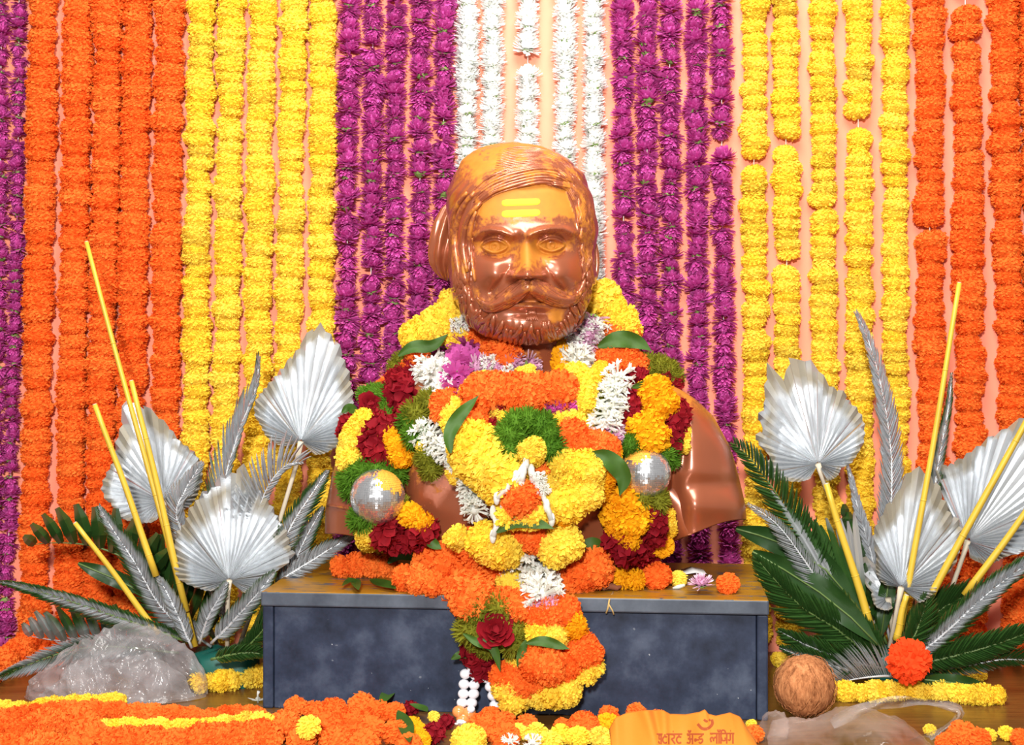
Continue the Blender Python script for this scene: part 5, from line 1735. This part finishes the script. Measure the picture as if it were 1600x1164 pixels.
def cloth_pt(px_, v):
    """v = 0 at the upper edge .. 1 at the floor"""
    s_ = (px_ - 960) / 225
    topy = np.interp(px_, [955, 965, 985, 1015, 1040, 1052, 1075, 1100, 1108, 1113, 1125, 1150, 1165, 1182], [1140, 1122, 1114, 1110, 1110, 1116, 1117, 1113, 1109, 1116, 1119, 1114, 1120, 1150])
    y = -.20 - .10 * v + .006 * math.sin(px_ * .11) + .008 * math.sin(px_ * .045 + v * 3)
    f1 = .014 * math.exp(-((px_ - 1012 - 18 * v) / 9) ** 2) + .012 * math.exp(-((px_ - 1042 + 10 * v) / 7) ** 2) - .01 * math.exp(-((px_ - 1028) / 8) ** 2)
    y -= f1 * (1 - .4 * v)
    zt = W(px_, topy, y).z
    return Vector((W(px_, 1140, -.25).x, y, max(.002, zt * (1 - v))))


root = thing('cloth_bag', 'orange cloth carry bag with printed Devanagari words at the front', 'bag', W(1070, 1160, -.25))
rows = [[cloth_pt(955 + 227 * i / 110, j / 24) for i in range(111)] for j in range(25)]
mb = MB(); mb.grid(rows)
o = mb.obj('front_cloth', M['cloth'], root); m_ = o.modifiers.new('solid', 'SOLIDIFY'); m_.thickness = .0012; m_.offset = -1
rows = [[cloth_pt(957 + 222 * i / 60, 0) + Vector((0, .03 * j + .012 * math.sin(i * .5) * (j > 0), -.018 * j - .003)) for i in range(61)] for j in range(3)]
mb = MB(); mb.grid(rows)
o = mb.obj('back_cloth', M['cloth'], root); m_ = o.modifiers.new('solid', 'SOLIDIFY'); m_.thickness = .0012
bvh_c = BVHTree.FromPolygons([tuple(v.co) for v in bpy.data.meshes['front_cloth'].vertices], [tuple(p.vertices) for p in bpy.data.meshes['front_cloth'].polygons])


def on_cloth(px_, py_):
    d = (W(px_, py_, 0) - CAMP).normalized(); h_ = bvh_c.ray_cast(CAMP, d)
    return (h_[0] if h_[0] is not None else W(px_, py_, -.28)) - d * .0022


def stroke(mb, pts, w_=2.6, n_=14):
    """flat printed stroke following the cloth"""
    sp = spline(pts, n_) if len(pts) > 2 else spline(pts, 8)
    rows = []
    for i in range(len(sp)):
        t = sp[min(i + 1, len(sp) - 1)] - sp[max(i - 1, 0)]; nn = np.array([-t[1], t[0]]) / (np.linalg.norm(t) + 1e-9) * w_ / 2
        rows.append([on_cloth(*(sp[i] - nn)), on_cloth(*(sp[i] + nn))])
    mb.grid(rows)


def word(strokes, x, y, s_, name='printed_word'):
    mb = MB()
    for st in strokes:
        stroke(mb, [(x + a * s_, y + b * s_) for a, b in st])
    o = mb.obj(name, M['print'], root); o['kind'] = 'stuff'


# letters drawn on a unit grid: shirorekha at 0, body down to 1
def ra(x): return [[(x + .15, 0), (x + .4, .1), (x + .38, .38), (x + .12, .48)], [(x + .12, .48), (x + .5, 1.0)]]
def tta(x): return [[(x + .3, 0), (x + .3, .25)], [(x + .55, .3), (x + .2, .28), (x + .05, .6), (x + .25, .92), (x + .55, .85)]]
def aa(x): return [[(x, 0), (x, 1.05)]]
def na(x): return [[(x, .6), (x + .12, .5), (x + .2, .62), (x + .1, .72), (x, .62)], [(x + .18, .6), (x + .5, .6)]]
def da(x): return [[(x + .3, 0), (x + .3, .2), (x + .05, .3), (x + .1, .52), (x + .35, .5), (x + .4, .75), (x + .15, .95), (x + .02, .8)]]
def la(x): return [[(x + .1, .9), (x, .55), (x + .2, .4), (x + .32, .65), (x + .32, .8)], [(x + .32, .6), (x + .5, .38), (x + .66, .5)], [(x + .66, 0), (x + .66, 1.05)]]
def ja(x): return [[(x, .4), (x + .1, .72), (x + .4, .7), (x + .45, .5)], [(x + .3, .5), (x + .55, .5)], [(x + .55, 0), (x + .55, 1.05)]]
def ga(x): return [[(x + .22, 0), (x + .22, .62), (x + .08, .72), (x + .02, .6)], [(x + .5, 0), (x + .5, 1.05)]]
def sa(x): return [[(x + .1, 0), (x + .32, .15), (x + .3, .4), (x + .1, .48)], [(x + .1, .48), (x + .4, 1.0)], [(x + .25, .5), (x + .55, .5)], [(x + .55, 0), (x + .55, 1.05)]]
def chandra(x): return [[(x - .14, -.42), (x - .08, -.22), (x + .06, -.22), (x + .12, -.42)]]
def dot(x): return [[(x - .04, -.28), (x + .05, -.28)]]
def a_(x): return [[(x + .05, .12), (x + .3, .12), (x + .3, .42), (x + .12, .45)], [(x + .12, .45), (x + .36, .6), (x + .28, .92), (x, .85)], [(x + .34, .5), (x + .6, .5)], [(x + .6, 0), (x + .6, 1.05)]]
def imat(x): return [[(x, 0), (x, 1.05)], [(x, 0), (x + .1, -.32), (x + .38, -.3), (x + .5, 0)]]


def bar(x0, x1): return [[(x0, 0), (x1, 0)]]


word(sa(-.35) + bar(-.5, 2.4) + tta(.3) + aa(1.0) + ra(1.15) + dot(1.45) + tta(1.75), 1030, 1147, 15)
word(a_(0) + chandra(.3) + dot(.3) + na(.8) + da(1.25) + bar(0, 1.8), 1073, 1147, 15)
word(la(0) + aa(.9) + chandra(.9) + imat(1.1) + ja(1.15) + ga(1.85) + dot(2.1) + bar(-.05, 2.5), 1110, 1146, 15)
mb = MB()
stroke(mb, [(1090, 1131), (1097, 1138), (1106, 1138), (1113, 1131), (1112, 1124)], 4.5, 18)
stroke(mb, [(1110, 1124), (1104, 1127), (1100, 1124)], 3.5, 10)
o = mb.obj('printed_emblem', M['print'], root); o['kind'] = 'stuff'
